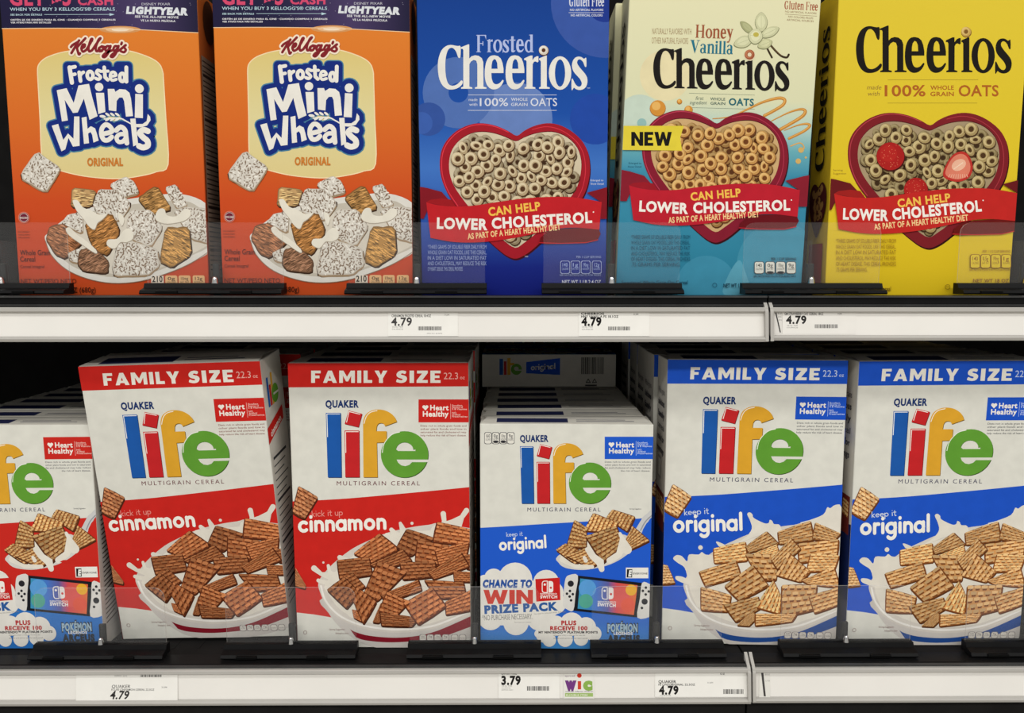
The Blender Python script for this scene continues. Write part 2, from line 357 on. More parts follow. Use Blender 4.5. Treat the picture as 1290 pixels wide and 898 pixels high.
    def chex(s, q, c, nr=6, nc=4, seed=0, grow=1.08):
        gx = sum(p[0] for p in q) / 4; gy = sum(p[1] for p in q) / 4; q = [(gx + (x - gx) * grow, gy + (y - gy) * grow) for x, y in q]
        rnd = random.Random(seed); f = rnd.uniform(.88, 1.16); base, light, dark = [tuple(min(255, int(v * f)) for v in q) for q in c]
        def P(u, v):
            a, b, e, d = q
            return (a[0] * (1 - u) * (1 - v) + b[0] * u * (1 - v) + e[0] * u * v + d[0] * (1 - u) * v,
                    a[1] * (1 - u) * (1 - v) + b[1] * u * (1 - v) + e[1] * u * v + d[1] * (1 - u) * v)
        rim = [P(.04, .0), P(.5, -.02), P(.96, 0), P(1.01, .06), P(1.02, .5), P(1.01, .94), P(.96, 1), P(.5, 1.02), P(.04, 1), P(-.01, .94), P(-.02, .5), P(-.01, .06)]
        s.poly([(x + .5, y + 1.6) for x, y in rim], tuple(int(v * .75) for v in dark)); s.poly(rim, dark)
        s.poly([P(u, v) for u, v in ((.03, .03), (.97, .02), (.97, .97), (.03, .97))], base)
        A, B, Dk = [], [], []
        for i in range(nr):
            off = .5 * (i % 2)
            for j in range(-1, nc + 1):
                u0, u1 = (j + off + .08) / nc, (j + off + .92) / nc; v0, v1 = (i + .05) / nr, (i + .5) / nr
                u0, u1 = max(u0, .02), min(u1, .98)
                if u1 - u0 < .04: continue
                jt = rnd.uniform(-.02, .02)
                (A if rnd.random() < .62 else B).append([P(u0, v0 + jt), P((u0 + u1) / 2, v0 - .015 + jt), P(u1, v0 + jt), P(u1, v1 + jt), P((u0 + u1) / 2, v1 + .02 + jt), P(u0, v1 + jt)])
                Dk.append([P(u0 + .02, v1 + jt + .01), P(u1 - .02, v1 + jt + .01), P(u1 - .03, v1 + jt + .36 / nr), P(u0 + .03, v1 + jt + .36 / nr)])
        s.emit(Dk, dark); s.emit(A, light, False); s.emit(B, tuple(int(v * .86) for v in light), False)
    def wheat(s, pts, kind, seed=0, c=None):
        """printed picture of a shredded biscuit: frosted on top or bare brown strands"""
        rnd = random.Random(seed); sm = [p for i in range(len(pts)) for p in [tuple(pts[i - 1][c] * (1 - t) + pts[i][c] * t for c in (0, 1)) for t in (.12, .3, .5, .7, .88)]]
        cx = sum(p[0] for p in sm) / len(sm); cy = sum(p[1] for p in sm) / len(sm)
        def bump(k, j): return [(cx + (x - cx) * k * (1 + rnd.uniform(-j, j)), cy + (y - cy) * k * (1 + rnd.uniform(-j, j))) for x, y in sm]
        s.poly([(x + .4, y + 1.5) for x, y in bump(1.03, .02)], (60, 40, 28))
        xs = [p[0] for p in pts]; ys = [p[1] for p in pts]
        def inside(x, y, k=.93):
            x = cx + (x - cx) / k; y = cy + (y - cy) / k; r = False
            for i in range(len(sm)):
                (x0, y0), (x1, y1) = sm[i - 1], sm[i]
                if (y0 > y) != (y1 > y) and x < (x1 - x0) * (y - y0) / (y1 - y0) + x0: r = not r
            return r
        if kind == 'f':
            s.poly([(x + .7, y + 2.6) for x, y in bump(.99, .03)], (160, 136, 108)); s.poly(bump(1.0, .03), (204, 196, 184)); s.poly(bump(.93, .03), (218, 212, 202))
            S, L, used = [], [], []
            for _ in range(int(.55 * (max(xs) - min(xs)) * (max(ys) - min(ys)))):
                x, y = rnd.uniform(min(xs), max(xs)), rnd.uniform(min(ys), max(ys))
                if not inside(x, y) or any(abs(x - u) < 2.7 and abs(y - v) < 1.9 for u, v in used): continue
                used.append((x, y)); a = rnd.uniform(0, 3.14); r = rnd.uniform(.8, 1.75)
                (S if rnd.random() < .74 else L).append(ell(x, y, r * 1.4, r * .55, a, 8))
            s.emit(S, (134, 114, 96)); s.emit(L, (242, 237, 228))
        else:
            b = tuple(min(255, int(v * 1.12)) for v in (c or (150, 105, 60)))
            s.poly(bump(1.0, .03), tuple(int(v * .75) for v in b)); s.poly(bump(.93, .02), b)
            a0 = rnd.uniform(-.5, .8); S, L, used = [], [], []
            for _ in range(int(.5 * (max(xs) - min(xs)) * (max(ys) - min(ys)))):
                x, y = rnd.uniform(min(xs), max(xs)), rnd.uniform(min(ys), max(ys))
                ca, sa = math.cos(a0), math.sin(a0)
                if not inside(x, y, .86) or any(abs((x - u) * ca + (y - v) * sa) < 6.2 and abs((y - v) * ca - (x - u) * sa) < 1.0 for u, v in used): continue
                used.append((x, y)); a = a0 + rnd.uniform(-.18, .18)
                (S if rnd.random() < .5 else L).append(ell(x, y, rnd.uniform(2.2, 4.6), rnd.uniform(.35, .62), a, 8))
            s.emit(S, tuple(int(v * .52) for v in b)); s.emit(L, tuple(min(255, int(v * 1.3) + 14) for v in b))
    def tabs(s, xs, wd, y0, y1, fill, ink, edge=None, tops=None, foot=True):
        """the row of little rounded nutrition tabs"""
        for i, x in enumerate(xs):
            r = [(x, y1), (x, y0 + 1.6), (x + 1.4, y0), (x + wd - 1.4, y0), (x + wd, y0 + 1.6), (x + wd, y1), (x + wd - 2, y1 + 1.2), (x + 2, y1 + 1.2)]
            if edge: s.poly([(a + (-.6 if a < x + wd / 2 else .6), b + (-.6 if b < (y0 + y1) / 2 else .6)) for a, b in r], edge)
            s.poly(r, fill)
            t = (tops or ['160', '0g', '110mg', '9g', '', ''])[i]
            if t: s.text(t, x + wd * .2, x + wd * .8, y0 + (y1 - y0) * .48, (y1 - y0) * .32, ink, .01)
            s.text(['CALORIES', 'SAT FAT', 'SODIUM', 'SUGARS', 'FIBER', 'PROTEIN'][i], x + wd * .12, x + wd * .88, y0 + (y1 - y0) * .78, (y1 - y0) * .2, ink)
# ------------------------------------------------------------------ objects
def link_mesh(name, quads, parent=None, smoothed=False):
    """quads: list of (points, material)"""
    me = bpy.data.meshes.new(name); vs, fs, mi, mats = [], [], [], []
    idx = {}
    for v, m in quads:
        if m.name not in idx: idx[m.name] = len(mats); mats.append(m)
        k = len(vs); vs += v; fs.append(list(range(k, k + len(v)))); mi.append(idx[m.name])
    me.from_pydata([tuple(p) for p in vs], [], fs)
    for m in mats: me.materials.append(m)
    me.polygons.foreach_set('material_index', mi); me.update()
    o = bpy.data.objects.new(name, me); COL.objects.link(o)
    if parent: o.parent = parent
    return o
def bm_obj(name, bm, mats, parent=None):
    me = bpy.data.meshes.new(name); bm.to_mesh(me); bm.free()
    for m in (mats if isinstance(mats, (list, tuple)) else [mats]): me.materials.append(m)
    o = bpy.data.objects.new(name, me); COL.objects.link(o)
    if parent: o.parent = parent
    return o
def box_bm(bm, x0, x1, y0, y1, z0, z1, bev=0.0, mi=0, seg=2):
    r = bmesh.ops.create_cube(bm, size=1.0); vs = r['verts']
    bmesh.ops.scale(bm, vec=(x1 - x0, y1 - y0, z1 - z0), verts=vs)
    bmesh.ops.translate(bm, vec=((x0 + x1) / 2, (y0 + y1) / 2, (z0 + z1) / 2), verts=vs)
    fs = {f for v in vs for f in v.link_faces}
    for f in fs: f.material_index = mi
    if bev > 0:
        es = list({e for v in vs for e in v.link_edges})
        bmesh.ops.bevel(bm, geom=es, offset=bev, segments=seg, affect='EDGES', profile=0.5)
def prism_bm(bm, prof, x0, x1, mi=0):
    """a (y,z) profile drawn out along x"""
    a = [bm.verts.new((x0, y, z)) for y, z in prof]; b = [bm.verts.new((x1, y, z)) for y, z in prof]
    n = len(prof); fs = [bm.faces.new([a[i], a[(i + 1) % n], b[(i + 1) % n], b[i]]) for i in range(n)]
    fs += [bm.faces.new(a[::-1]), bm.faces.new(b)]
    for f in fs: f.material_index = mi
    bmesh.ops.recalc_face_normals(bm, faces=fs)
def empty(name, loc, rot=(0, 0, 0)):
    o = bpy.data.objects.new(name, None); COL.objects.link(o); o.empty_display_size = 0.05
    o.location = loc; o.rotation_euler = rot; return o
def tag(o, label, cat, group=None, kind=None):
    o['label'] = label
    if cat: o['category'] = cat
    if group: o['group'] = group
    if kind: o['kind'] = kind
    return o
def copy_tree(o, parent=None):
    c = o.copy(); COL.objects.link(c)
    if parent: c.parent = parent
    for ch in [x for x in o.children]: copy_tree(ch, c)
    return c
# ================================================================== THE SETTING
LZ, UZ = -0.4468, -0.0222           # lower deck and upper track lip, measured from the eye
LIP = 0.0112                        # the plastic track stands this much above the deck
UD, LT = UZ - LIP, LZ + LIP         # upper deck, lower track lip
SLOPE = 0.0033                      # the lower shelf climbs a little to the right
def struct(name, bm, m):
    o = bm_obj(name, bm, m); o['kind'] = 'structure'; return o
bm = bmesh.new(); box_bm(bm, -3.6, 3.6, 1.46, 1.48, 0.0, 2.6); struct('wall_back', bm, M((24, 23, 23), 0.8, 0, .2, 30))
bm = bmesh.new(); box_bm(bm, -4, 4, -4.2, 1.5, -0.02, 0.0); struct('floor', bm, M((190, 186, 178), 0.3, 0, .04, 3))
bm = bmesh.new(); box_bm(bm, -3.6, 3.6, 0.93, 0.95, 0.0, 0.42); struct('baseboard_front', bm, DARK)
JOINT_U, JOINT_L = at_depth(967, 410, .84).x, at_depth(945, 862, .84).x
def make_shelf(x0, x1, top, label, slope, dz=0.0, end=None):
    root = tag(empty('store_shelf', (0, 0, ZC + top), (0, -slope, 0)), label, 'shelf', 'white railed metal shelf sections')
    bm = bmesh.new(); box_bm(bm, x0, x1, 0.868, 1.455, -0.018, -0.0005, 0.001)
    for k in range(int((x1 - x0) / 0.03)):
        xx = x0 + 0.02 + k * 0.03
        if xx < x1 - .01: box_bm(bm, xx, xx + 0.003, 0.885, 1.45, -0.0006, 0.0)
    bm_obj('deck', bm, DARK, root)
    # black plastic track in front of the cartons
    bm = bmesh.new()
    dip = .0094 if slope else 0.0
    prism_bm(bm, [(0.868, -0.001 - dip), (0.846, -0.001 - dip), (0.843, -0.0025 - dip), (0.8425, -0.0145), (0.850, -0.0145), (0.850, -0.003 - dip), (0.868, -0.003 - dip)], x0, x1)
    prism_bm(bm, [(0.8435, -0.0012 - dip), (0.8405, -0.0018 - dip), (0.8405, -0.0032 - dip), (0.8432, -0.0034 - dip)], x0, x1, 1)
    prism_bm(bm, [(0.8430, -0.0106), (0.8416, -0.0110), (0.8416, -0.0120), (0.8430, -0.0124)], x0, x1, 1)
    bm_obj('front_track', bm, [BLACK, TRACK_SHINE], root).location.z = LIP
    # price rail: upper lip, slanted channel, lower lip
    bm = bmesh.new(); zz = dz
    prism_bm(bm, [(0.852, -0.0136), (0.8375, -0.0136), (0.8365, -0.0145), (0.8365, -0.0180), (0.8385, -0.0192), (0.8420, -0.0196), (0.8370, -0.0452 + zz), (0.8325, -0.0458 + zz), (0.8312, -0.0478 + zz), (0.8325, -0.0508 + zz), (0.845, -0.0508 + zz), (0.852, -0.030)], x0, x1)
    bm_obj('price_rail', bm, RAILM, root).location.z = LIP
    bm = bmesh.new()
    prism_bm(bm, [(0.8414, -0.0195), (0.8412, -0.0193), (0.8362, -0.0452 + zz), (0.8366, -0.0453 + zz)], x0 + .002, x1 - .002)
    ls = bm_obj('label_strip', bm, STRIP, root); ls['label'] = 'white paper strip in the rail'; ls.location.z = LIP
    bm = bmesh.new(); e = x1 if end == 'r' else x0     # end bracket where two sections meet
    sgn = -1 if end == 'r' else 1
    prism_bm(bm, [(0.852, -0.0010), (0.8385, -0.0120), (0.8350, -0.0180), (0.8310, -0.0500), (0.852, -0.0500)], e, e + sgn * 0.0035)
    bm_obj('end_bracket', bm, RAILM, root).location.z = LIP
    bm = bmesh.new(); box_bm(bm, x0, x1, 0.852, 0.875, -0.085, -0.03, 0.001); 
    if slope: bm_obj('front_skirt', bm, DARK, root)
    else: bm.free()
    return root
make_shelf(-2.2, JOINT_U - .001, UD, 'upper shelf section on the left, below the orange, blue and cream boxes', 0.0, 0.0, 'r')
make_shelf(JOINT_U + .001, 2.2, UD, 'upper shelf section on the right, below the yellow box', 0.0, 0.0015, 'l')
make_shelf(-2.2, JOINT_L - .001, LZ, 'lower shelf section on the left, holding the red boxes', SLOPE, -0.0025, 'r')
make_shelf(JOINT_L + .001, 2.2, LZ, 'lower shelf section on the right, below the last blue box', SLOPE, -0.0015, 'l')
# ================================================================== CARTONS
D_FAM, D_REG, D_UP = 0.068, 0.049, 0.060
F_C2 = Face(.2085, .345, D_FAM, (-.1540, .885, -.4470), (.38, -.12, -.18))
F_B1 = Face(.2085, .345, D_FAM, (.2853, .888, -.4446), (-.6, .15, -1.5))
F_B2 = Face(.2085, .345, D_FAM, (.5064, .8865, -.4445), (.9, -.3, -.39))
F_C1 = Face(.2085, .345, D_FAM, (-.3746, .9022, -.4432), (6.6, -1.97, -1.79))
F_RO = Face(.2005, .273, D_REG, (.0627, .8790, -.4453), (.49, .1, -1.0))
F_LC = Face(.2005, .273, D_REG, (-.5915, .885, -.4480), (0, -.2, 0))
F_M2 = Face(.217, .345, D_UP, (-.2219, .8826, -.0214 - LIP), (-.3, .1, 0))
F_M1 = Face(.217, .345, D_UP, (-.4555, .8850, -.0220 - LIP), (0, 0, 0))
F_FC = Face(.211, .345, D_UP, (.0022, .8874, -.0218 - LIP), (1.2, -.2, 0))
F_HV = Face(.211, .345, D_UP, (.2236, .8820, -.0190 - LIP), (-.5, 1.94, 0))
F_YC = Face(.211, .345, D_UP, (.4640, .8850, -.0200 - LIP), (0, .25, 0))
def carton(art, front, side, top, label=None):
    """the pasteboard body with folded top flaps; returns the thing"""
    W, H, D = art.W, art.H, art.D
    root = empty('cereal_box', (0, 0, 0))
    bm = bmesh.new(); box_bm(bm, -W / 2, W / 2, 0, D, 0, H, 0.0007, 0, 1)
    bm.normal_update()
    for f in bm.faces:
        n = f.normal
        f.material_index = 2 if abs(n.z) > .9 else (1 if abs(n.x) > .9 or n.y > .9 else 0)
    me = bpy.data.meshes.new('carton'); bm.to_mesh(me); bm.free()
    base = [([me.vertices[i].co.copy() for i in p.vertices], [front, side, top][p.material_index]) for p in me.polygons]
    art.parts.setdefault('carton', []); art.parts['carton'] = base + art.parts['carton']
    for n, q in art.parts.items(): link_mesh(n, q, root)
    # closed flaps: the outer one laps over the inner and lifts a little
    for k, (y0, y1, z0, z1) in enumerate(((D * .42, D - .001, .0009, .0012), (.0010, D * .60, .0012, .0026))):
        b2 = bmesh.new(); x = W / 2 - .0012
        ys = (y0, y1) if k == 0 else (y0, y1)
        pts = [(-x, ys[0], H + .0002), (x, ys[0], H + .0002), (x - .006, ys[1], H + z1), (-x + .006, ys[1], H + z1)] if k else \
              [(-x + .006, ys[0], H + z1), (x - .006, ys[0], H + z1), (x, ys[1], H + .0002), (-x, ys[1], H + .0002)]
        lo = [b2.verts.new(p) for p in pts]; hi = [b2.verts.new((p[0], p[1], p[2] + .0005)) for p in pts]
        b2.faces.new(lo[::-1]); b2.faces.new(hi)
        for i in range(4): b2.faces.new([lo[i], lo[(i + 1) % 4], hi[(i + 1) % 4], hi[i]])
        dark = M((38, 42, 78)); n0 = len(b2.faces)
        if k:                                  # printed patch and lines of type on the outer flap
            zt = lambda y: H + .0002 + (y - ys[0]) / (ys[1] - ys[0]) * (z1 - .0002) + .0005 + 2e-5
            for xa, xb, ya, yb in ((-x * .82, x * .02, .12, .72), (x * .12, x * .8, .30, .36), (x * .12, x * .7, .48, .54)):
                q = [(xa, ys[0] + (ys[1] - ys[0]) * ya), (xb, ys[0] + (ys[1] - ys[0]) * ya), (xb, ys[0] + (ys[1] - ys[0]) * yb), (xa, ys[0] + (ys[1] - ys[0]) * yb)]
                f = b2.faces.new([b2.verts.new((a, b, zt(b))) for a, b in q]); f.material_index = 1
        bmesh.ops.recalc_face_normals(b2, faces=b2.faces[:])
        bm_obj('top_flap', b2, [top, dark], root)
    return root
def put(root, face, label, group=None, shift=(0, 0, 0), rot=(0, 0, 0)):
    root.location = (face.loc.x + shift[0], face.loc.y + shift[1], face.loc.z + shift[2] + ZC)
    root.rotation_mode = 'XYZ'; root.rotation_euler = [math.radians(a + b) for a, b in zip(face.deg, rot)]
    return tag(root, label, 'cereal box', group)
# ---- shared artwork ------------------------------------------------
RED, BLUE, NAVY = (204, 38, 32), (30, 84, 200), (26, 52, 108)
def logo_four_letters(a, z):
    """l-i-f-e wordmark; z maps the drawing grid (six units to one photo pixel on the family box)"""
    a.part('brand_logo')
    L = z((93,120),(205,120),(212,607),(108,607)); I0 = z((265,102),(367,127),(340,228),(235,203)); I1 = z((234,253),(345,253),(348,606),(240,606))
    Fp = smooth(z((374,210),(376,180),(390,140),(420,112),(460,97),(505,95),(550,105),(590,128),(615,155),(630,187)), 4, False) + smooth(z((540,220),(528,202),(510,197),(490,202),(478,220)), 3, False) + z((474,258),(552,258),(552,342),(478,345),(484,606),(377,606))
    C = ell(*z.p(688, 433), 179 / z.s, 175 / z.s, n=40)
    hole = [z.p(625, 397)] + z(*ell(690, 400, 64, 55, n=12, a0=math.pi, a1=2 * math.pi)) + [z.p(770, 397), z.p(770, 408), z.p(640, 408)]
    slit = z((628,473),(872,473),(870,492),(745,492),(725,512),(695,522),(665,517),(640,497))
    sh = lambda p: [(x + 4 / z.s, y + 5 / z.s) for x, y in p]
    for p, c in ((L, (30,90,172)), (I0, (200,38,42)), (I1, (200,38,42)), (Fp, (224,166,48)), (C, (98,158,54))):
        a.poly(sh(p), tuple(int(v * .5) for v in c)); a.poly(p, c)
    white = (250, 248, 240)
    for p in (z((101,128),(198,128)), z((101,128),(106,300)), z((242,262),(338,262)), z((242,262),(244,420)), z((268,110),(250,190)), z((268,110),(350,130)), smooth(z((382,200),(398,150),(430,116),(480,103)), 4, False), smooth(z((520,420),(535,350),(590,285),(650,265)), 4, False)):
        a.line(p, 5 / z.s, white)
    a.poly([(x - 2 / z.s, y - 3 / z.s) for x, y in hole], (60, 100, 40)); a.poly(hole, WHITE); a.poly(slit, WHITE)
def badge(a, x0, y0, x1, y1, col, small=(235, 205, 200)):
    a.part('health_badge'); w, h = x1 - x0, y1 - y0; X = lambda t: x0 + t * w; Y = lambda t: y0 + t * h
    a.poly([(x0, y0), (x1, y0), (x1, y1), (x0, y1)], col)
    hx, hy, r = X(.135), Y(.36), .055 * w
    a.emit([ell(hx - r * .5, hy - r * .3, r * .56), None, ell(hx + r * .5, hy - r * .3, r * .56), None, [(hx - r, hy - r * .1), (hx + r, hy - r * .1), (hx, hy + r)]], (245, 240, 232))
    a.text('Heart', X(.23), X(.59), Y(.47), h * .22, (245, 240, 232), .03); a.text('Healthy', X(.085), X(.59), Y(.74), h * .22, (245, 240, 232), .03)
    a.line([(X(.63), Y(.2)), (X(.63), Y(.84))], .4, small)
    for k, (t, e) in enumerate((('Excellent', .86), ('Source of', .87), ('5 B Vitamins', .95), ('NO', .74), ('Artificial', .82), ('Preservatives', .96))):
        a.text(t, X(.66), X(e), Y(.3 + .08 * k + (.08 if k > 2 else 0)), h * .07, small, .015)
CLAIM = ['Diets rich in whole grain foods and', 'other plant foods and low in', 'saturated fat and cholesterol may', 'help reduce the risk of heart disease.']
CIN = ((150, 84, 48), (196, 126, 80), (92, 44, 24)); ORI = ((206, 148, 90), (236, 192, 136), (126, 72, 34)); SPO = ((170, 112, 62), (226, 182, 124), (104, 56, 28))
# ---- tall family box -----------------------------------------------
def family_art(kind):
    col = RED if kind == 'c' else BLUE
    a = Art(F_C2.W, F_C2.H, F_C2.D); a.face = F_C2
    # coloured fields belong to the pasteboard
    a.poly([(350, 450), (600, 450), (600, 486.6), (355, 488)], col)
    a.poly(smooth([(366, 631.5), (395, 630.3), (440, 627.6), (500, 622.3), (550, 617.6), (600, 612.6)], 3, False) + [(600, 800), (430, 790), (420, 778), (396, 774), (366, 770.5)], col)
    a.part('size_banner'); g = (244, 240, 230)
    a.place(heavy_text('FAMILY', .16), (392, 482.2), (488, 482.2), 15.4, g); a.place(heavy_text('SIZE', .16), (499, 482.2), (555, 482.2), 15.4, g)
    a.text('22.3', 559, 577, 477.6, 8.2, (240, 180, 170) if kind == 'c' else (200, 215, 245), .0); a.text('oz', 579.5, 585.5, 477.6, 4.5, (240, 180, 170) if kind == 'c' else (200, 215, 245))
    logo_four_letters(a, Z(395, 500, 6))
    a.text('QUAKER', 410, 452, 513, 8.4, NAVY, .045)
    a.text('MULTIGRAIN CEREAL', 424.3, 529, 611.3, 5.2, (110, 50, 60) if kind == 'c' else (60, 60, 90), 0.0, space=1.35)
    badge(a, 527.2, 503, 591.5, 532, col, (240, 200, 190) if kind == 'c' else (200, 215, 245))
    a.part('fine_print'); a.para(CLAIM, 529.8, 587.5, 537.4, 4.0, 2.3, (140, 70, 66) if kind == 'c' else (70, 70, 80))
    # bowl picture
    a.part('bowl_picture')
    z = Z(360, 640, 5)
    if kind == 'o': a.face = F_B1; z = Z(820, 640, 5)
    milk, rim = (228, 222, 210), (214, 207, 198)
    body = smooth(z((240,560),(270,660),(340,750),(420,815),(500,860),(620,885),(740,890),(860,882),(1000,860),(1200,800),(1300,700),(1300,500),(700,500)), 4)
    a.poly(body, (206, 200, 194)); a.poly(smooth(z((405,762),(440,780),(520,802),(660,815),(800,808),(960,770),(1220,655)), 4, False) + smooth(z((1220,725),(970,815),(800,838),(640,845),(500,832),(440,812)), 4, False), (134, 24, 40) if kind == 'c' else (36, 76, 146))
    a.poly(smooth(z((205,470),(222,545),(262,625),(330,690),(420,735),(520,765),(620,780),(720,784),(850,774),(980,745),(1080,708),(1220,640),(1340,540),(1340,200),(1000,100),(900,105),(780,122),(640,155),(520,205),(420,255),(320,330),(250,400)), 4), rim)
    a.line(smooth(z((222,490),(250,580),(330,670),(450,728),(600,758),(720,764),(850,755),(980,725),(1200,630)), 4, False), 2.4, (240, 236, 230))
    a.poly(smooth(z((252,470),(275,550),(345,640),(440,692),(560,728),(720,744),(850,736),(980,703),(1300,560),(1300,170),(900,140),(640,190),(430,295)), 4), milk)
    if kind == 'c':
        for p, wd in (([(178,378),(225,415),(300,430)], (36,24,60)), ([(268,362),(275,400),(330,450)], (20,22,60)), ([(205,455),(260,470),(300,520)], (24,30,70)), ([(340,310),(380,330),(420,400)], (30,40,90)), ([(665,135),(690,165),(740,200)], (26,40,80)), ([(722,95),(740,140),(740,190)], (20,40,70)), ([(992,35),(998,80),(1000,140)], (34,28,90)), ([(1138,15),(1110,55),(1070,110),(960,150)], (34,30,90,100)), ([(640,180),(700,200),(740,240)], (50,70,50)), ([(780,300),(800,270)], (40,26)), ([(490,470),(520,440)], (40,30)), ([(870,470),(1000,450)], (60,50)), ([(340,560),(420,660)], (60,60)), ([(700,700),(880,690)], (50,50))):
            a.line(z(*p), [v / 5 for v in wd], milk)
        for x, y, r in ((795,95,10),(237,342,7),(524,408,9)): a.emit([ell(*z.p(x, y), r / 5, n=12)], milk)
        Q = [((435,285),(590,165),(710,260),(545,340)),((765,135),(930,190),(790,300),(700,250)),((960,90),(1175,140),(1175,235),(935,210)),((330,330),(520,315),(540,420),(345,445)),((540,355),(735,265),(790,335),(600,390)),((835,205),(1030,240),(960,360),(820,335)),((945,265),(1150,215),(1130,320),(970,355)),((1130,300),(1230,280),(1240,400),(1140,380)),((725,345),(935,340),(945,430),(745,450)),((905,405),(1100,285),(1150,370),(940,445)),((1060,400),(1185,405),(1185,465),(1065,460)),((880,455),(1115,470),(1130,560),(960,570)),((580,345),(755,405),(580,580),(495,540)),((350,450),(425,415),(500,495),(420,540)),((265,515),(370,440),(460,530),(385,630)),((420,640),(470,650),(490,720),(430,690)),((605,545),(830,455),(850,520),(640,590)),((415,555),(455,505),(570,590),(490,725)),((550,715),(600,600),(640,640),(590,720)),((640,530),(775,590),(690,680),(590,650)),((1010,590),(1175,515),(1175,640),(1015,670)),((600,660),(830,690),(790,745),(610,740)),((750,600),(920,505),(1005,620),(840,730))]
        smallq = [[(376.5,613.5),(399.5,627),(383.5,653),(369,645)], [(372.5,716),(385,737),(384,741),(372,738)]]; cc = CIN
    else:
        for p in ([(140,318),(160,296),(195,302),(228,335),(240,292),(300,292),(320,276),(345,292),(400,300),(430,340),(330,460),(300,480),(240,482),(180,462),(156,446),(158,428),(195,430),(228,440),(212,375),(170,345)], [(1200,-5),(1160,-20),(1130,0),(1110,-5),(1085,40),(1000,75),(940,100),(1100,170),(1200,170)], [(606,38),(622,26),(640,40),(648,62),(715,95),(742,92),(748,74),(764,80),(775,100),(815,110),(820,200),(720,160),(540,225),(600,180),(635,130),(625,80)], [(520,340),(570,318),(600,330),(610,370),(560,390)], [(800,470),(850,455),(890,420),(910,440),(940,460),(940,490),(820,500)], [(410,215),(425,212),(470,235),(440,250)], [(240,480),(320,520),(330,600),(290,620)]):
            a.poly(smooth(z(*p), 3), milk)
        a.emit([ell(*z.p(312, 248), 2.9)], milk)
        Q = [((400,255),(590,215),(600,330),(405,345)),((600,240),(725,150),(800,225),(620,280)),((640,290),(790,230),(805,290),(700,310)),((805,150),(1000,85),(1020,200),(815,225)),((1040,95),(1190,160),(1150,205),(1020,195)),((935,225),(1175,200),(1165,300),(940,345)),((1010,290),(1180,300),(1150,390),(985,400)),((600,295),(800,300),(785,450),(690,450)),((760,320),(880,195),(940,260),(800,380)),((795,420),(870,285),(1000,400),(940,462)),((955,455),(1150,375),(1185,500),(1000,478)),((310,400),(530,335),(560,425),(350,490)),((320,500),(500,550),(480,650),(320,640)),((470,490),(640,365),(735,490),(560,580)),((465,610),(670,560),(690,630),(540,715)),((665,620),(770,460),(820,560),(810,660)),((830,490),(1040,490),(1020,640),(830,680)),((1000,555),(1175,505),(1175,610),(1035,660)),((545,735),(640,650),(668,690),(620,740)),((665,665),(910,670),(880,715),(665,740))]
        smallq = [[(848,611),(870,626),(853,651),(836,641)], [(832,711),(841,713),(850,734),(830,736)]]; cc = ORI
    for i, q in enumerate(Q): a.chex(z(*q), cc, 5 if i % 3 else 6, 4 if i % 2 else 5, i)
    for i, q in enumerate(smallq): a.chex(q, (tuple(min(255, v + 14) for v in cc[0]), tuple(min(255, v + 20) for v in cc[1]), cc[2]), 7, 4, 40 + i)
    a.part('flavour_name'); w = (246, 243, 235)
    if kind == 'c':
        a.round('kick it up', 393, 432, 651, 5.0, (240, 150, 140), .17, y1=649); a.round('cinnamon', 375.6, 487, 670, 13.2, w, .33, y1=666)
    else:
        a.round('keep it', 862, 893, 649, 5.0, (214, 224, 244), .18, y1=647); a.round('original', 848, 935.5, 670, 13.6, w, .33, y1=667.6)
    a.face = F_C2
    a.part('nutrition_label'); a.tabs([529, 538.3, 547.5, 557.5, 569, 579], 7.6, 799.3, 805.5, (222, 216, 208), (120, 110, 108), (140, 132, 128))
    a.part('fine_print'); a.text('Serving Suggestion', 415, 434, 793.5, 2.0, (150, 120, 116)); a.text('Enlarged to show', 423, 439, 798.3, 2.0, (150, 120, 116))
    a.line(ell(384.6, 796.4, 2.2, n=12), .5, (150, 120, 116), True)
    # side panels, drawn in metres
    a.face = None; ink = (50, 48, 52)
    for sd in ('right', 'left'):
        a.side = sd; a.part('side_print'); D = a.D; sg = 1 if sd == 'right' else 1
        if sd == 'right':
            x = -.022
            for dx, c, z0, z1 in ((0, (30,90,172), .287, .322), (.007, (200,38,42), .287, .312), (.014, (224,166,48), .287, .325)):
                a.emit([[(x + dx, z0), (x + dx + .0055, z0), (x + dx + .0055, z1), (x + dx, z1)]], c)
            a.emit([ell(.003, .2985, .0115, n=20)], (98,158,54)); a.emit([[(-.003, .297), (.0145, .297), (.0145, .2995), (-.003, .2995)]], WHITE)
            a.poly([(-D/2, .246), (D/2 - .012, .262), (D/2 - .012, .279), (-D/2, .265)], col)
            a.text('cinnamon' if kind == 'c' else 'original', -.024, .014, .252, .0075, (245,240,232), .03, y1=.262)
            a.emit([[(-.028, .03), (.028, .03), (.028, .232), (-.028, .232)]], (206, 200, 192))
            for k in range(22):
                zz = .224 - k * .0088; hgt = .0016 if k % 6 else .0034
                a.emit([[(-.026, zz), (.02 - .006 * (k % 3), zz), (.02 - .006 * (k % 3), zz + hgt), (-.026, zz + hgt)]], ink)
        else:
            for k, (t, b) in enumerate((('Whole grains', .0), ('delicious', .03), ('family', .03), ('cereal', .0), ('made for', .03), ('mornings', .03))):
                a.text(t, -.024, .02, .300 - k * .0145, .0075, (74, 74, 84), b)
            a.poly([(-.018, .195), (.004, .195), (.004, .222), (-.018, .222)], (176, 172, 168)); a.poly([(-.015, .198), (.001, .198), (.001, .219), (-.015, .219)], WHITE)
            a.poly([(-D/2, .0), (D/2, .0), (D/2, .150), (-D/2, .142)], (26, 40, 92) if kind == 'o' else (120, 26, 26)); a.poly([(-.028, .135), (.028, .135), (.028, .182), (-.028, .182)], (116, 44, 38))
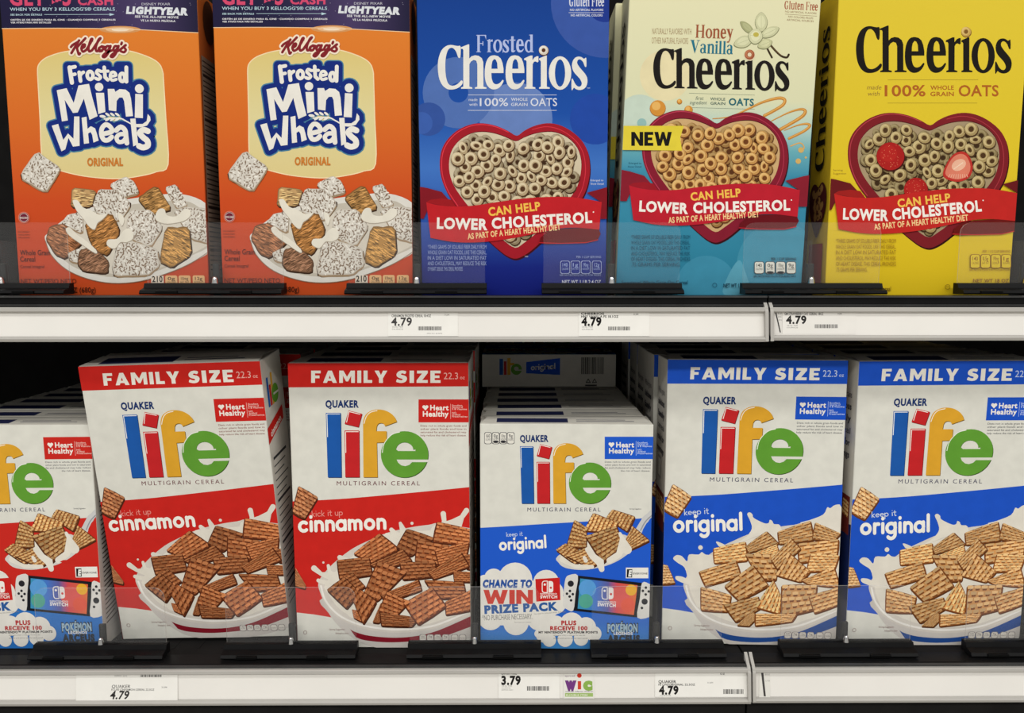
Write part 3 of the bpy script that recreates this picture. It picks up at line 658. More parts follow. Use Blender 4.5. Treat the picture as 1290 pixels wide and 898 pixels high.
            for k in range(3): a.chex([(-.026 + .018 * k, .176), (-.011 + .018 * k, .174), (-.012 + .018 * k, .156), (-.027 + .018 * k, .158)], cc, 4, 3, k)
    a.side = 'front'
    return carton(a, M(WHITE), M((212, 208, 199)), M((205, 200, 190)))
# ---- smaller box with the prize offer --------------------------------
def regular_art(kind):
    col = (204, 42, 34) if kind == 'c' else (34, 92, 208)
    a = Art(F_RO.W, F_RO.H, F_RO.D); a.face = F_RO
    z = Z(600, 640, 5); y = Z(600, 440, 5)
    base = GRAD('field_' + kind, [(0, (66, 140, 206)), (.18, (44, 108, 200)), (.36, (34, 92, 208)), (1, (34, 92, 208))], 2, 0, .18) if kind == 'o' else GRAD('field_' + kind, [(0, (46, 120, 196)), (.26, (56, 130, 200)), (.30, (204, 42, 34)), (1, (204, 42, 34))], 2, 0, .18)
    a.poly(smooth([(595, 665.3), (640, 662.8), (690, 659.6), (760, 655.6), (835, 651.4)], 3, False) + [(835, 830), (595, 830)], base)
    if kind == 'c': a.poly([(595, 747), (835, 757), (835, 830), (595, 830)], (44, 116, 196))
    k = .889; zl = Z(655 - (410.5 - 395) * k, 562 - (520 - 500) * k, 6 / k)
    logo_four_letters(a, zl)
    a.text('QUAKER', 655, 691, 556.2, 7.8, NAVY, .045)
    a.text('MULTIGRAIN CEREAL', 664.4, 756.5, 644.2, 4.8, (60, 60, 90), 0.0, space=1.35)
    badge(a, 761.8, 550, 824.5, 578.2, col, (205, 220, 245) if kind == 'o' else (240, 200, 190))
    a.part('fine_print'); ink = (90, 88, 96)
    a.para(['Diets rich in whole grain foods and', 'other plant foods and low in saturated', 'fat and cholesterol may help reduce'], 762, 819.5, 582.8, 3.7, 2.1, ink); a.text('the risk of heart disease.', 782, 819, 594.0, 2.1, ink)
    a.text('Serving Suggestion', 793, 808, 641.6, 1.6, ink)
    a.part('nutrition_label'); a.tabs([610.6, 620.3, 629.8, 639.3], 8.3, 545, 557.5, (232, 229, 220), (70, 70, 76), (70, 70, 76))
    a.emit([ell(624.6, 556.4, 3.6, 1.6), ell(634.1, 556.4, 3.6, 1.6)], (40, 40, 46))
    # spoon and squares
    a.part('spoon_picture')
    a.line(smooth(z((1125,20),(1075,60),(1040,110),(1010,170),(985,230)), 4, False), [9, 9, 8, 7, 8, 9, 8, 8, 8, 8, 9, 9, 10, 11, 11, 12, 12], (206, 206, 206))
    a.line(smooth(z((1112,40),(1065,85),(1035,140)), 4, False), 1.4, (150, 152, 160))
    a.poly(smooth(z((515,300),(520,345),(560,375),(640,388),(720,384),(840,355),(940,300),(1010,225),(900,160),(700,200)), 4), (216, 212, 206))
    mk = (232, 226, 214); a.poly(smooth(z((530,310),(560,350),(640,368),(740,365),(850,330),(930,280),(960,210),(700,210)), 4), mk)
    Q = [((620,80),(692,125),(690,245),(570,245)), ((825,60),(862,12),(996,55),(950,145)), ((690,140),(740,35),(890,95),(860,150)), ((508,265),(565,225),(690,290),(625,352)), ((570,300),(690,255),(762,350),(715,372)), ((945,195),(985,118),(1088,205),(960,265)), ((695,180),(880,120),(922,235),(800,340))]
    for i, q in enumerate(Q): a.chex(z(*q), SPO, 7, 5, 60 + i)
    for p, wd in (([(905,160),(925,200),(950,260)], (20, 30, 60)), ([(915,190),(900,290),(840,330)], (18, 40, 40)), ([(700,260),(730,300),(780,340),(790,385)], (30, 40, 50, 34)), ([(680,310),(690,330)], (20, 26)), ([(540,330),(620,365),(730,370)], (20, 24, 24))):
        a.line(z(*p), [v / 5 for v in wd], mk)
    if kind == 'c': a.poly(smooth(z((870,330),(1080,330),(1085,350),(880,352)), 2), (204, 42, 34))
    a.part('flavour_name'); w = (246, 243, 235)
    a.round('keep it', 638, 658.6, 676, 3.7, (205, 220, 245), .17, y1=674.8)
    if kind == 'o': a.round('original', 629, 688.6, 693, 9.6, w, .33, y1=689.6)
    else: a.round('cinnamon', 620, 690, 693, 9.0, w, .33, y1=690)
    a.part('rating_mark'); a.poly(z((942,374),(1084,374),(1084,441),(942,441)), (236, 234, 228)); a.poly(z((949,384),(983,384),(981,436),(947,436)), (22, 22, 24)); a.text('E', 791.5, 795.2, 725.6, 7, (240, 240, 236), .06, shear=.15)
    a.text('EVERYONE', 797.5, 815.6, 723.4, 2.2, (70, 70, 74), .02)
    a.part('promo_print'); cl = (232, 229, 222)
    for cx_, cy_, r in ((60,490,72),(245,450,108),(110,440,60),(440,470,82),(90,690,78),(250,720,80),(400,690,82),(500,600,66),(480,530,70),(20,560,50),(20,700,40)): a.emit([ell(*z.p(cx_, cy_), r / 5, n=24)], cl)
    a.poly(z((15,470),(520,450),(540,640),(430,730),(60,740),(10,720)), cl)
    a.text('CHANCE TO', 607.8, 670, 739.4, 8.6, (44, 84, 160), .07, shear=.1); a.place(heavy_text('WIN', .07), (609, 760.6), (671.4, 760.6), 17.8, (206, 58, 44)); a.text('PRIZE PACK', 610.4, 703, 772.6, 9.4, (44, 92, 160), .06, y1=768)
    a.text('*NO PURCHASE NECESSARY.', 607.6, 671, 781.4, 6.6, (116, 114, 112), .0, y1=779.4); a.text('See back for details', 648, 669, 784.3, 1.7, (150, 146, 142)); a.text('See inside for prize pack details. Ends soon.', 673, 713, 774.0, 1.9, (150, 146, 142), y1=771)
    a.poly(z((372,446),(525,437),(530,578),(378,588)), (204, 36, 34))
    def mark(cx_, cy_, h, ink):        # the split rounded mark with its two dots
        q = lambda dx, dy: (cx_ + dx * h, cy_ + dy * h)
        left = [q(-.04, -.5), q(-.04, .5)] + [q(-.28 + .2 * math.cos(t), .3 + .2 * math.sin(t)) for t in (1.57, 2.1, 2.6, 3.14)] + [q(-.28 + .2 * math.cos(t), -.3 + .2 * math.sin(t)) for t in (3.14, 3.7, 4.2, 4.71)]
        a.line(left, .075 * h, ink, True); a.emit([ell(*q(-.26, -.2), .1 * h, n=12)], ink)
        right = [q(.06, .5), q(.06, -.5)] + [q(.28 + .2 * math.cos(t), -.3 + .2 * math.sin(t)) for t in (4.71, 5.3, 5.8, 6.28)] + [q(.28 + .2 * math.cos(t), .3 + .2 * math.sin(t)) for t in (0, .5, 1.0, 1.57)]
        a.poly(right, ink); a.emit([ell(*q(.27, .08), .1 * h, n=12)], (204, 60, 60))
    mark(*z.p(450, 495), 14.5, (245, 240, 235)); a.text('NINTENDO', 680.5, 701.5, 748.6, 1.7, (245, 240, 235), .03); a.text('SWITCH', 680.6, 702, 753.4, 3.6, (245, 240, 235), .04)
    # console
    a.part('console_picture'); jc = (222, 220, 216)
    a.poly(z((640,424),(1044,470),(1014,688),(610,645)), (26, 28, 36))
    a.poly(smooth(z((585,421),(640,424),(625,540),(611,644),(570,636),(546,612),(548,560),(560,450)), 3), jc)
    a.poly(smooth(z((1044,470),(1085,474),(1103,500),(1102,640),(1088,685),(1014,688),(1030,570)), 3), jc)
    gm = GRAD('screen_gradient', [(0, (60, 150, 190)), (.3, (70, 120, 205)), (.52, (96, 96, 160)), (.68, (214, 78, 84)), (1, (226, 110, 64))], 0, F_RO.uv(730, 740)[0], F_RO.uv(800, 740)[0])
    a.poly(z((655,442),(1016,485),(992,672),(638,632)), gm)
    a.emit([ell(*z.p(700, 505), 11, n=24)], (92, 160, 222)); a.emit([ell(*z.p(690, 585), 9, n=24)], (86, 168, 150)); a.emit([ell(*z.p(900, 560), 13, n=24)], (222, 92, 88)); a.emit([ell(*z.p(975, 515), 7, n=24)], (240, 180, 50)); a.emit([ell(*z.p(955, 610), 9, n=24)], (228, 92, 70))
    mark(*z.p(828, 535), 15, (236, 232, 232)); a.text('NINTENDO', 753, 776, 758.6, 2.0, (236, 232, 232), .02, y1=759.4); a.text('SWITCH', 752.6, 775.6, 763.2, 4.0, (236, 232, 232), .05, y1=764.4)
    bl = (40, 40, 46)
    a.emit([ell(*z.p(595, 475), 3.9, n=16), ell(*z.p(1060, 588), 3.9, n=16)], bl)
    a.emit([ell(*z.p(u, v), 1.7, n=10) for u, v in ((590,521),(571,538),(608,541),(588,556),(597,580),(1068,500),(1049,520),(1086,524),(1067,543),(1043,628))], bl)
    a.part('promo_print')
    a.text('POKÉMON', 764.6, 804, 796, 10.0, (40, 52, 66), .11); a.text('POKÉMON', 765.4, 803, 795.4, 9.0, (160, 186, 204), .05)
    a.text('LEGENDS', 773, 797, 799.4, 3.2, (226, 228, 230), .04); a.text('ARCEUS', 765, 806, 808.4, 8.0, (40, 50, 62), .08)
    for cx_, cy_, r in ((430,790,55),(500,740,62),(600,730,72),(690,750,62),(740,790,46),(460,830,40),(560,825,46),(660,820,44),(390,790,22)): a.emit([ell(*z.p(cx_, cy_), r / 5 + .5, n=22)], cl)
    a.text('PLUS', 707, 726, 787, 5.2, (184, 42, 46), .05); a.text('RECEIVE 100', 693, 740, 793.4, 4.6, (184, 42, 46), .05); a.text('MY NINTENDO™ PLATINUM POINTS', 678.4, 753, 797.5, 2.6, (46, 44, 50), .05)
    a.text('when you enter a code on the web site', 697, 737, 800.6, 1.5, (120, 118, 116)); a.text('details and terms on the back panel', 697, 740, 804.4, 1.5, (120, 118, 116))
    a.face = None; ink = (60, 58, 60); a.side = 'right'; a.part('side_print')
    a.poly([(-.018, .02), (.018, .02), (.018, .225), (-.018, .225)], (188, 182, 176))
    for i in range(34):
        zz = .218 - i * .0058
        a.emit([[(-.016, zz), (.012 - .004 * (i % 3), zz + .004), (.012 - .004 * (i % 3), zz + .0062), (-.016, zz + .0018)]], (66, 52, 48) if kind == 'c' else ink)
    a.side = 'top'; a.face = None
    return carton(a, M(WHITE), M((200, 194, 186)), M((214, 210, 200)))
# ---- orange box ------------------------------------------------------
def script_name(a, z, ox=0, oy=0):
    """flowing red script, pen paths"""
    P = [[(345,150),(318,190),(290,235),(268,270)], [(266,212),(285,192),(330,166)], [(405,130),(372,165),(330,208),(322,222),(330,255),(338,282),(350,272)],
         [(366,226),(392,212),(398,190),(380,192),(364,225),(378,256),(410,240)], [(410,240),(448,180),(470,138),(455,146),(432,215),(438,254),(466,242)],
         [(466,242),(518,168),(548,130),(528,146),(500,215),(506,252),(532,240)], [(556,208),(530,225),(530,250),(556,250),(572,222),(556,206),(590,214)],
         [(636,208),(606,206),(590,236),(604,252),(630,222),(640,206),(612,275),(582,308),(564,300),(590,272),(655,244)], [(712,208),(682,206),(666,236),(680,252),(706,222),(716,206),(690,270),(660,306),(640,300),(668,272),(728,240)],
         [(728,240),(784,196),(766,212),(784,240),(766,262),(738,254)], [(748,172),(742,188)]]
    for wd, c in ((56, (246, 228, 206)), (24, (132, 34, 42))):
        polys = []
        for p in P: polys += [None] + stroke(smooth(z(*p), 4, False), wd / z.s, cap=8)
        a.emit(polys, c)
def mw_art():
    a = Art(F_M2.W, F_M2.H, F_M2.D); a.face = F_M2
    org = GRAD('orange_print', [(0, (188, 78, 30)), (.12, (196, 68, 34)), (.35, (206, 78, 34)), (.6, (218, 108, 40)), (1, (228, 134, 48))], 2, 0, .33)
    edge = smooth([(262, 34.8), (340, 34.4), (420, 35.6), (470, 38), (525, 41)], 4, False)
    navy = GRAD('navy_print', [(0, (30, 26, 60)), (.35, (36, 32, 66)), (.7, (72, 58, 100)), (1, (30, 28, 56))], 0, -.11, .11)
    a.poly([(255, -60), (535, -60), (535, 41)] + edge[::-1] + [(255, 34.8)], navy)
    for r, c in ((1.0, (214, 150, 92)), (.7, (232, 186, 140)), (.42, (246, 226, 200))): a.emit([ell(418, 36.4, 26 * r, 4.6 * r, n=24)], c)
    a.line(edge, .9, (240, 206, 166))
    a.part('promo_print'); pk = (214, 74, 112); tl = (186, 214, 226)
    a.text('GET $5', 279.5, 357, 5.2, 19, pk, .035); a.text('CASH', 365.5, 410, 5, 10, pk, .035)
    a.text("WHEN YOU BUY 3 KELLOGG'S® CEREALS", 279.6, 412, 12.4, 3.9, tl, .01); a.text('SEE BACK FOR DETAILS', 280, 320, 18.4, 2.1, tl, .02)
    a.line([(323, 17.2), (407, 17.2)], .5, tl); a.poly([(405, 15.6), (411.5, 17.3), (405, 19)], tl)
    a.text('OBTÉN $5 DE DINERO PARA EL CINE · CUANDO COMPRAS 3 CEREALES', 280, 412.5, 24.8, 1.9, (226, 224, 230), .03); a.text('VER ATRÁS PARA MÁS DETALLES', 280, 331, 28.2, 1.9, (226, 224, 230), .03)
    a.text('DISNEY PIXAR', 446, 482, 5.8, 3, (200, 200, 210)); a.text('LIGHTYEAR', 426, 504, 15.8, 8, (222, 226, 232), .07, y1=18, shear=.12)
    a.text('SEE THE ALL-NEW MOVIE', 437, 492, 21.2, 2.6, (226, 226, 232), .03, y1=22.4); a.text('VE LA NUEVA PELÍCULA', 444, 488, 26, 2.4, (226, 226, 232), .03, y1=27)
    a.emit([ell(random.uniform(300, 512), random.uniform(2, 32), .35, n=6) for _ in range(26)], (190, 186, 210))
    # cream panel
    a.part('cream_panel')
    pan = smooth([(312.6, 92), (313.6, 82), (320, 74.5), (330, 69.5), (346, 65), (370, 62), (400, 61.4), (426, 63.4), (446, 69), (460, 75.5), (467, 82.5), (469.8, 92)], 4, False) + smooth([(471.5, 150), (472.5, 206), (458, 214.8), (440, 219.6), (415, 223.2), (390, 222.8), (360, 219), (330, 211), (315.8, 204), (314, 150)], 4, False)
    a.line(pan, 2.6, (246, 222, 178), True); a.poly(pan, GRAD('cream_print', [(0, (224, 204, 140)), (.5, (226, 214, 158)), (1, (222, 200, 124))], 2, .13, .285))
    # wordmark
    a.part('brand_logo'); A = Z(320, 30, 7.5); B = Z(320, 110, 7.5); wh = (238, 234, 226); bl = (20, 44, 126); halo = (74, 128, 160)
    Ms = [(118,620),(212,600),(275,740),(325,575),(425,560),(450,680),(497,865),(420,900),(372,700),(310,830),(265,835),(190,710),(215,905),(158,915),(130,700)]
    i1, i2 = [(487,645),(565,645),(572,825),(505,845)], [(860,655),(932,660),(925,885),(848,880)]
    n_ = [(600,608),(662,608),(672,636),(712,610),(770,615),(805,645),(818,700),(832,865),(765,870),(752,722),(738,690),(708,690),(682,722),(675,820),(605,810)]
    W_ = [(60,355),(122,338),(165,490),(212,428),(262,478),(275,268),(325,268),(318,545),(255,553),(215,470),(182,578),(145,597)]
    h_ = [(345,280),(392,270),(398,385),(430,360),(470,380),(485,430),(500,495),(450,515),(440,440),(425,415),(402,430),(408,520),(360,527)]
    t_ = [(805,290),(855,288),(858,340),(872,530),(825,552),(815,420)]
    sw = [(850,340),(920,340),(960,312),(972,245),(994,272),(997,305),(962,355),(900,372),(850,368)]
    s_ = smooth([(968,408),(925,395),(892,425),(920,465),(960,500),(962,545),(918,562),(880,548)], 4, False)
    tops = [(225,390,300,560),(320,430,375,540),(395,425,480,533),(483,415,550,530),(553,385,607,535),(612,435,690,543),(705,390,800,553)]
    for wd, c in ((112, halo), (88, bl)):
        pp = []
        for p in (Ms, i1, i2, n_): pp += [None] + stroke(A(*p), wd / 7.5, True) + [None] + tri(A(*p))
        for p in (W_, h_, t_, sw): pp += [None] + stroke(B(*p), wd / 7.5, True) + [None] + tri(B(*p))
        pp += [None] + stroke(B(*s_), (wd + 55) / 7.5)
        for x, y, r in ((520,590,40),(900,606,42)): pp += [None, ell(*A.p(x, y), (r + wd / 2) / 7.5)]
        for x, y, r in ((570,425,80),(715,440,85)): pp += [None, ell(*B.p(x, y), (r + wd / 2) / 7.5)]
        for x0, y0, x1, y1 in tops: pp += [None] + stroke(A((x0, y0), (x1, y0), (x1, y1), (x0, y1)), wd * .85 / 7.5, True) + [None] + tri(A((x0, y0), (x1, y0), (x1, y1), (x0, y1)))
        a.emit(pp, c)
    for p in (Ms, i1, i2, n_): a.poly(A(*p), wh)
    for p in (W_, h_, t_, sw): a.poly(B(*p), wh)
    a.line(B(*s_), 55 / 7.5, wh)
    for x, y, r in ((520,590,40),(900,606,42)): a.emit([ell(*A.p(x, y), r / 7.5)], wh)
    for pts, wd, zz, sm in (([(552,432),(628,410),(612,365),(572,345),(535,380),(528,440),(550,488),(590,490),(624,462)], 44, B, 1), ([(668,400),(712,368),(752,398),(760,460),(766,520)], 46, B, 1), ([(752,436),(700,438),(670,470),(688,508),(730,504),(760,470)], 40, B, 1),
            ([(246,405),(264,548)], 40, A, 0), ([(246,408),(298,398)], 34, A, 0), ([(252,478),(296,468)], 32, A, 0), ([(336,452),(346,532)], 36, A, 0), ([(344,484),(356,462),(376,450)], 32, A, 0), ([(540,442),(512,432),(500,455),(520,476),(536,498),(516,517),(490,508)], 30, A, 1),
            ([(574,404),(580,500),(604,522)], 34, A, 0), ([(554,442),(610,440)], 28, A, 0), ([(630,490),(682,480),(668,452),(640,455),(628,492),(644,526),(684,518)], 28, A, 1), ([(783,405),(780,540)], 36, A, 0)):
        q = smooth(zz(*pts), 4, False) if sm else zz(*pts); a.line(q, wd / 7.5, wh)
    for cx_, cy_, rx, ry in ((438, 480, 27, 37), (742, 500, 24, 38)): a.line(ell(*A.p(cx_, cy_), rx / 7.5, ry / 7.5, n=20), 34 / 7.5, wh, True)
    a.line(smooth(B((560,292),(700,285),(760,310),(830,350)), 4, False), 1.7, wh)
    a.emit([ell(*B.p(545, 268), 4.0, 1.8, .15)] + [q for k in range(3) for q in (ell(*B.p(592 + 46 * k, 250), 3.5, 1.5, .6, 12), ell(*B.p(590 + 46 * k, 296), 3.5, 1.5, -.55, 12))], wh, auto=True)
    a.text('ORIGINAL', 371.4, 416.4, 207.8, 9.4, (206, 124, 48), .04)
    script_name(a, A)
    # bowl
    a.part('bowl_picture'); z = Z(270, 180, 5)
    a.poly(smooth(z((225,600),(262,700),(350,790),(480,850),(640,880),(820,868),(1000,815),(1150,750),(1290,660),(1330,520),(1250,380),(1100,320),(900,330),(600,380),(380,460),(250,560)), 4), (224, 220, 212))
    a.line(smooth(z((228,612),(262,700),(350,790),(480,850),(640,880),(820,868),(1000,815),(1150,750),(1290,660)), 4, False), 1.0, (150, 120, 96))
    a.poly(smooth(z((262,610),(300,690),(390,770),(510,820),(650,842),(820,830),(980,785),(1140,710),(1270,640),(1290,520),(1200,400),(1050,360),(600,410),(380,490)), 4), (196, 188, 174))
    a.poly(smooth(z((262,610),(320,690),(400,745),(510,790),(650,822),(820,815),(980,770),(1140,700),(1270,620),(1250,500),(600,430),(380,500)), 4), (216, 208, 194))
    for k, (kd, pts, c) in enumerate((('b', [(405,275),(560,295),(525,400),(395,400)], (176,142,98)), ('f', [(640,260),(745,205),(800,240),(830,310),(720,340)], None), ('f', [(990,275),(1065,258),(1135,390),(1060,410)], None), ('b', [(815,345),(940,260),(1035,415),(900,455)], (150,112,66)), ('f', [(575,285),(690,290),(780,380),(700,490),(560,440),(535,380)], None), ('f', [(1040,420),(1130,395),(1260,410),(1265,630),(1150,600),(1100,520)], None), ('f', [(375,445),(470,430),(465,570),(330,500)], None), ('b', [(230,600),(260,520),(350,498),(470,620),(350,725),(290,700)], (140,92,62)), ('f', [(770,415),(905,420),(970,530),(890,655),(770,600),(740,510)], None), ('b', [(480,500),(650,435),(705,555),(620,705),(540,680),(500,590)], (150,104,58)), ('b', [(985,530),(1140,525),(1150,700),(1020,785),(945,745)], (164,122,66)), ('f', [(365,690),(440,660),(530,720),(500,770),(380,740)], None), ('b', [(440,670),(530,648),(625,740),(615,820),(460,805),(425,760)], (126,92,70)), ('f', [(690,605),(800,620),(935,665),(945,770),(870,830),(655,835),(645,760)], None))):
        a.wheat(z(*pts), kd, 100 + k, c)
    mk = (232, 226, 212)
    for p in ([(408,360),(440,358),(470,400),(520,420),(575,448),(625,440),(590,478),(560,500),(540,540),(505,520),(470,470),(430,420)], [(616,640),(625,605),(680,600),(720,552),(755,533),(782,560),(780,600),(740,622),(700,622),(664,662)], [(925,460),(948,415),(985,413),(1000,452),(1060,458),(1108,415),(1145,418),(1148,455),(1100,490),(1000,506),(940,490)], [(358,540),(385,528),(430,575),(470,600),(545,668),(540,690),(450,630),(380,578)], [(690,450),(712,440),(730,480),(712,520)]):
        a.poly([(x + .3, y + 1.0) for x, y in smooth(z(*p), 3)], (168, 156, 140)); a.poly(smooth(z(*p), 3), mk); a.poly([(x - .2, y - .5) for x, y in smooth(z(*[((q[0] - p[0][0]) * .7 + p[0][0] + 14, (q[1] - p[0][1]) * .8 + p[0][1] + 6) for q in p]), 3)], (240, 235, 224)) if False else None
    a.wheat(z((190,45),(335,150),(320,190),(240,308),(72,210)), 'f', 130)
    a.part('fine_print'); br = (92, 36, 24)
    a.text('Whole Grain', 283, 321, 320.4, 6.4, br, .01); a.text('Cereal', 283, 302, 328.6, 6.4, br, .01); a.text('Cereal Integral', 283, 313, 336.8, 4, br); a.text('NET WT/PESO NETO', 283, 353, 356, 5.6, br); a.text('24 OZ (680g)', 332, 377, 367.6, 6.4, (70, 30, 18), .01)
    a.emit([ell(289.4, 273, 7.2, n=24)], (224, 130, 110)); a.emit([ell(289.4, 273, 6.2, n=24)], (112, 34, 56)); a.text('WHOLE GRAIN', 284.4, 294.6, 274.6, 2.4, (230, 214, 206), .03); a.line(ell(289.4, 273, 5.2, n=20), .5, (230, 214, 206), True)
    a.para(['FIRST INGREDIENT', 'WHOLE GRAIN', 'WHEAT PER SERVING'], 281.5, 296, 292, 3.6, 1.6, br)
    a.part('nutrition_label'); cr = (232, 184, 130)
    a.poly([(447.6, 347), (463.4, 347), (463.4, 359), (447.6, 359)], (228, 214, 196)); a.text('210', 448.8, 462, 354.6, 7.2, (40, 30, 26), .03); a.text('CALORIES', 449, 462, 357.6, 1.8, (40, 30, 26))
    a.tabs([465.5, 482.2, 500], 15.2, 346.4, 358.4, cr, (40, 30, 26), None, ['0g', '10mg', '12g'])
    a.face = None
    for sd in ('right', 'left'):
        a.side = sd; a.part('side_print')
        a.poly([(-a.D / 2 + .004, .03), (a.D / 2 - .004, .03), (a.D / 2 - .004, .276), (-a.D / 2 + .004, .276)], (132, 112, 98))
        for k in range(44):
            zz = .270 - .0054 * k; h = .0034 if k % 9 == 3 else .0015
            a.emit([[(-.024, zz), (.024 - .005 * (k % 4), zz), (.024 - .005 * (k % 4), zz + h), (-.024, zz + h)]], (44, 30, 26))
        a.emit([ell(.0, .318, .017, .024, n=18)], (70, 40, 26))
    a.side = 'front'
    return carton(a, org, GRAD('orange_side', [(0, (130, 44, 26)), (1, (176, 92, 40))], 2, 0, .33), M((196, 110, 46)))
# ---- heart-bowl boxes -------------------------------------------------
HEART_O = [(651,171),(640,165),(625,158.5),(608,155.3),(592,157),(575,165),(562,178),(555.5,192),(554,208),(556,224),(563,242),(575,260),(592,280),(612,300),(630,316),(640,323),(649,325.8),(658,323),(670,315),(690,297),(712,276),(728,258),(738,240),(742.5,222),(743,206),(740,190),(732,176),(718,164),(703,157),(688,155.3),(672,159),(660,165)]
HEART_I = [(649.5,178),(636,172.5),(622,168),(608,166.3),(594,168.2),(580,176),(570,188),(566,202),(566.5,218),(572,234),(584,252),(600,271),(620,290),(636,304),(649,312),(660,306),(680,290),(700,270),(716,252),(727,235),(731.5,218),(732,202),(727,186),(715,173.5),(700,167),(686,166.5),(672,169),(660,173.5)]
def heart_bowl(a, T, cols, r, seed, red, milk, berries=False, avoid=()):
    ho, hi = smooth([T(*p) for p in HEART_O], 3), smooth([T(*p) for p in HEART_I], 3)
    a.part('bowl_picture')
    a.poly([(x + 1, y + 2.2) for x, y in ho], tuple(int(v * .42) for v in red))
    a.poly(ho, red); a.line([T(x * 1.0 + (649 - x) * .025, y + (235 - y) * .02) for x, y in smooth(HEART_O[1:12], 3, False)], 1.0, tuple(min(255, int(v * 1.25) + 26) for v in red))
    a.line([T(x + (649 - x) * .06, y + (235 - y) * .055) for x, y in smooth(HEART_O[21:31], 3, False)], .9, tuple(min(255, int(v * 1.2) + 20) for v in red))
    a.poly([(x + .3, y - 1.0) for x, y in hi], tuple(int(v * .6) for v in red)); a.poly(hi, milk)
    a.rings(hi, cols, r, seed, avoid)
def berry(a, x, y, r, seed):
    rnd = random.Random(seed)
    a.emit([ell(x + .6, y + 1.4, r * 1.03, r * 1.03)], (70, 20, 16)); a.emit([ell(x, y, r, r, n=26)], (172, 32, 30)); a.emit([ell(x - r * .15, y - r * .2, r * .62, r * .6, n=20)], (182, 38, 34))
    a.emit([ell(x + rnd.uniform(-.8, .8) * r, y + rnd.uniform(-.8, .8) * r, .4, .6, rnd.uniform(0, 3), 7) for _ in range(40)], (226, 120, 90), auto=True)
def ribbon(a, T, red, dark):
    z = Z(510, 180, 4.607); t = lambda *p: [T(*q) for q in z(*p)]
    a.part('ribbon_banner')
    a.poly(t((60,250),(130,262),(215,285),(255,330),(300,380),(200,365),(150,352),(110,440),(60,440)), dark)
    a.poly(t((1055,290),(1170,258),(1210,250),(1210,440),(1135,442),(1140,345)), dark)
    a.poly(t((125,345),(150,330),(215,322),(270,330),(300,372),(220,365)), tuple(int(v * .82) for v in red))
    a.poly(smooth(t((830,515),(980,495),(1125,500),(1120,558),(1050,578),(900,584),(780,582)), 2), tuple(int(v * .55) for v in red))
    a.line(t((780,579),(900,583),(1050,579),(1120,562)), 1.0, red)
    a.poly(smooth(t((125,345),(190,361),(280,369),(400,364),(560,340),(720,320),(880,313),(1000,318),(1142,343)), 4, False) + smooth(t((1128,503),(1000,492),(900,497),(780,521),(640,551),(500,571),(380,578),(270,573),(150,551)), 4, False), red)
def ribbon_words(a, pts):
    ye, wh = (246, 196, 84), (246, 242, 234)
    (p0, p1, h), (l0, l1, lh), (c0, c1, ch), (d0, d1, dh) = pts
    a.part('ribbon_banner')
    a.place(font_text('CAN HELP', .035), p0, p1, h, ye); a.place(font_text('LOWER', .042), l0, l1, lh, wh); a.place(font_text('CHOLESTEROL', .042), c0, c1, ch, wh); a.place(font_text('AS PART OF A HEART HEALTHY DIET', .03), d0, d1, dh, (246, 210, 150))
    a.emit([ell(c1[0] + 1.5, c1[1] - ch * 1.02, .9, n=8)], wh)
def side_wordmark(a, ink, ring_c=None, heart=None):
    """wordmark running up the narrow side, bowl below it"""
    a.part('side_print'); a.face = None
    for sd in ('left', 'right'):
        a.side = sd
        t = [q for q in serif_text('Cheerios') if q]; x1 = max(p[0] for q in t for p in q)
        if sd == 'left': a.emit([[(.013 - .026 * y, .150 + .16 * x / x1) for x, y in q] for q in t], ink)
        else: a.emit([[(.013 - .026 * y, .150 + .16 * x / x1) for x, y in q] for q in t], ink)
        H = [((x - 649) / 190 * .05, .105 + (240 - y) / 190 * .07) for x, y in HEART_O]
        a.poly(H, (70, 26, 30)); rnd = random.Random(3)
        for _ in range(26): a.emit([ell(rnd.uniform(-.014, .014), rnd.uniform(.095, .13), .0042, n=10)], (150, 112, 66)); a.emit([ell(0 + rnd.uniform(-.014, .014), rnd.uniform(.095, .13), .0018, n=8)], (60, 34, 20))
        a.poly([(-.02, .02), (.02, .02), (.02, .066), (-.02, .066)], (140, 34, 34))
    a.side = 'front'
FIBER = ['*THREE GRAMS OF SOLUBLE FIBER DAILY FROM', 'WHOLE GRAIN OAT FOODS, LIKE THIS CEREAL,', 'IN A DIET LOW IN SATURATED FAT', 'AND CHOLESTEROL, MAY REDUCE THE RISK', 'OF HEART DISEASE. THIS CEREAL PROVIDES', '.75 GRAMS PER SERVING.']
def wordmark(a, fx, ink, ring_c, ring_r):
    """serif wordmark; fx maps the drawing grid onto the panel"""
    a.part('brand_logo'); X = {'C': 70, 'h': 243, 'e': 425, 'f': 582, 'r': 722, 'i': 835, 'o': 908, 's': 1080}
    for ch, x0 in X.items():
        for p, h in SERIF['e' if ch == 'f' else ch][1]:
            up = lambda q: [fx(x * 333 + x0, 491 - y * 333) for x, y in q]
            a.poly(up(p), ink, [up(k) for k in h])
    cx_, cy_ = fx(869, 200); a.ring(cx_, cy_, ring_r, 1.0, 0, ring_c)
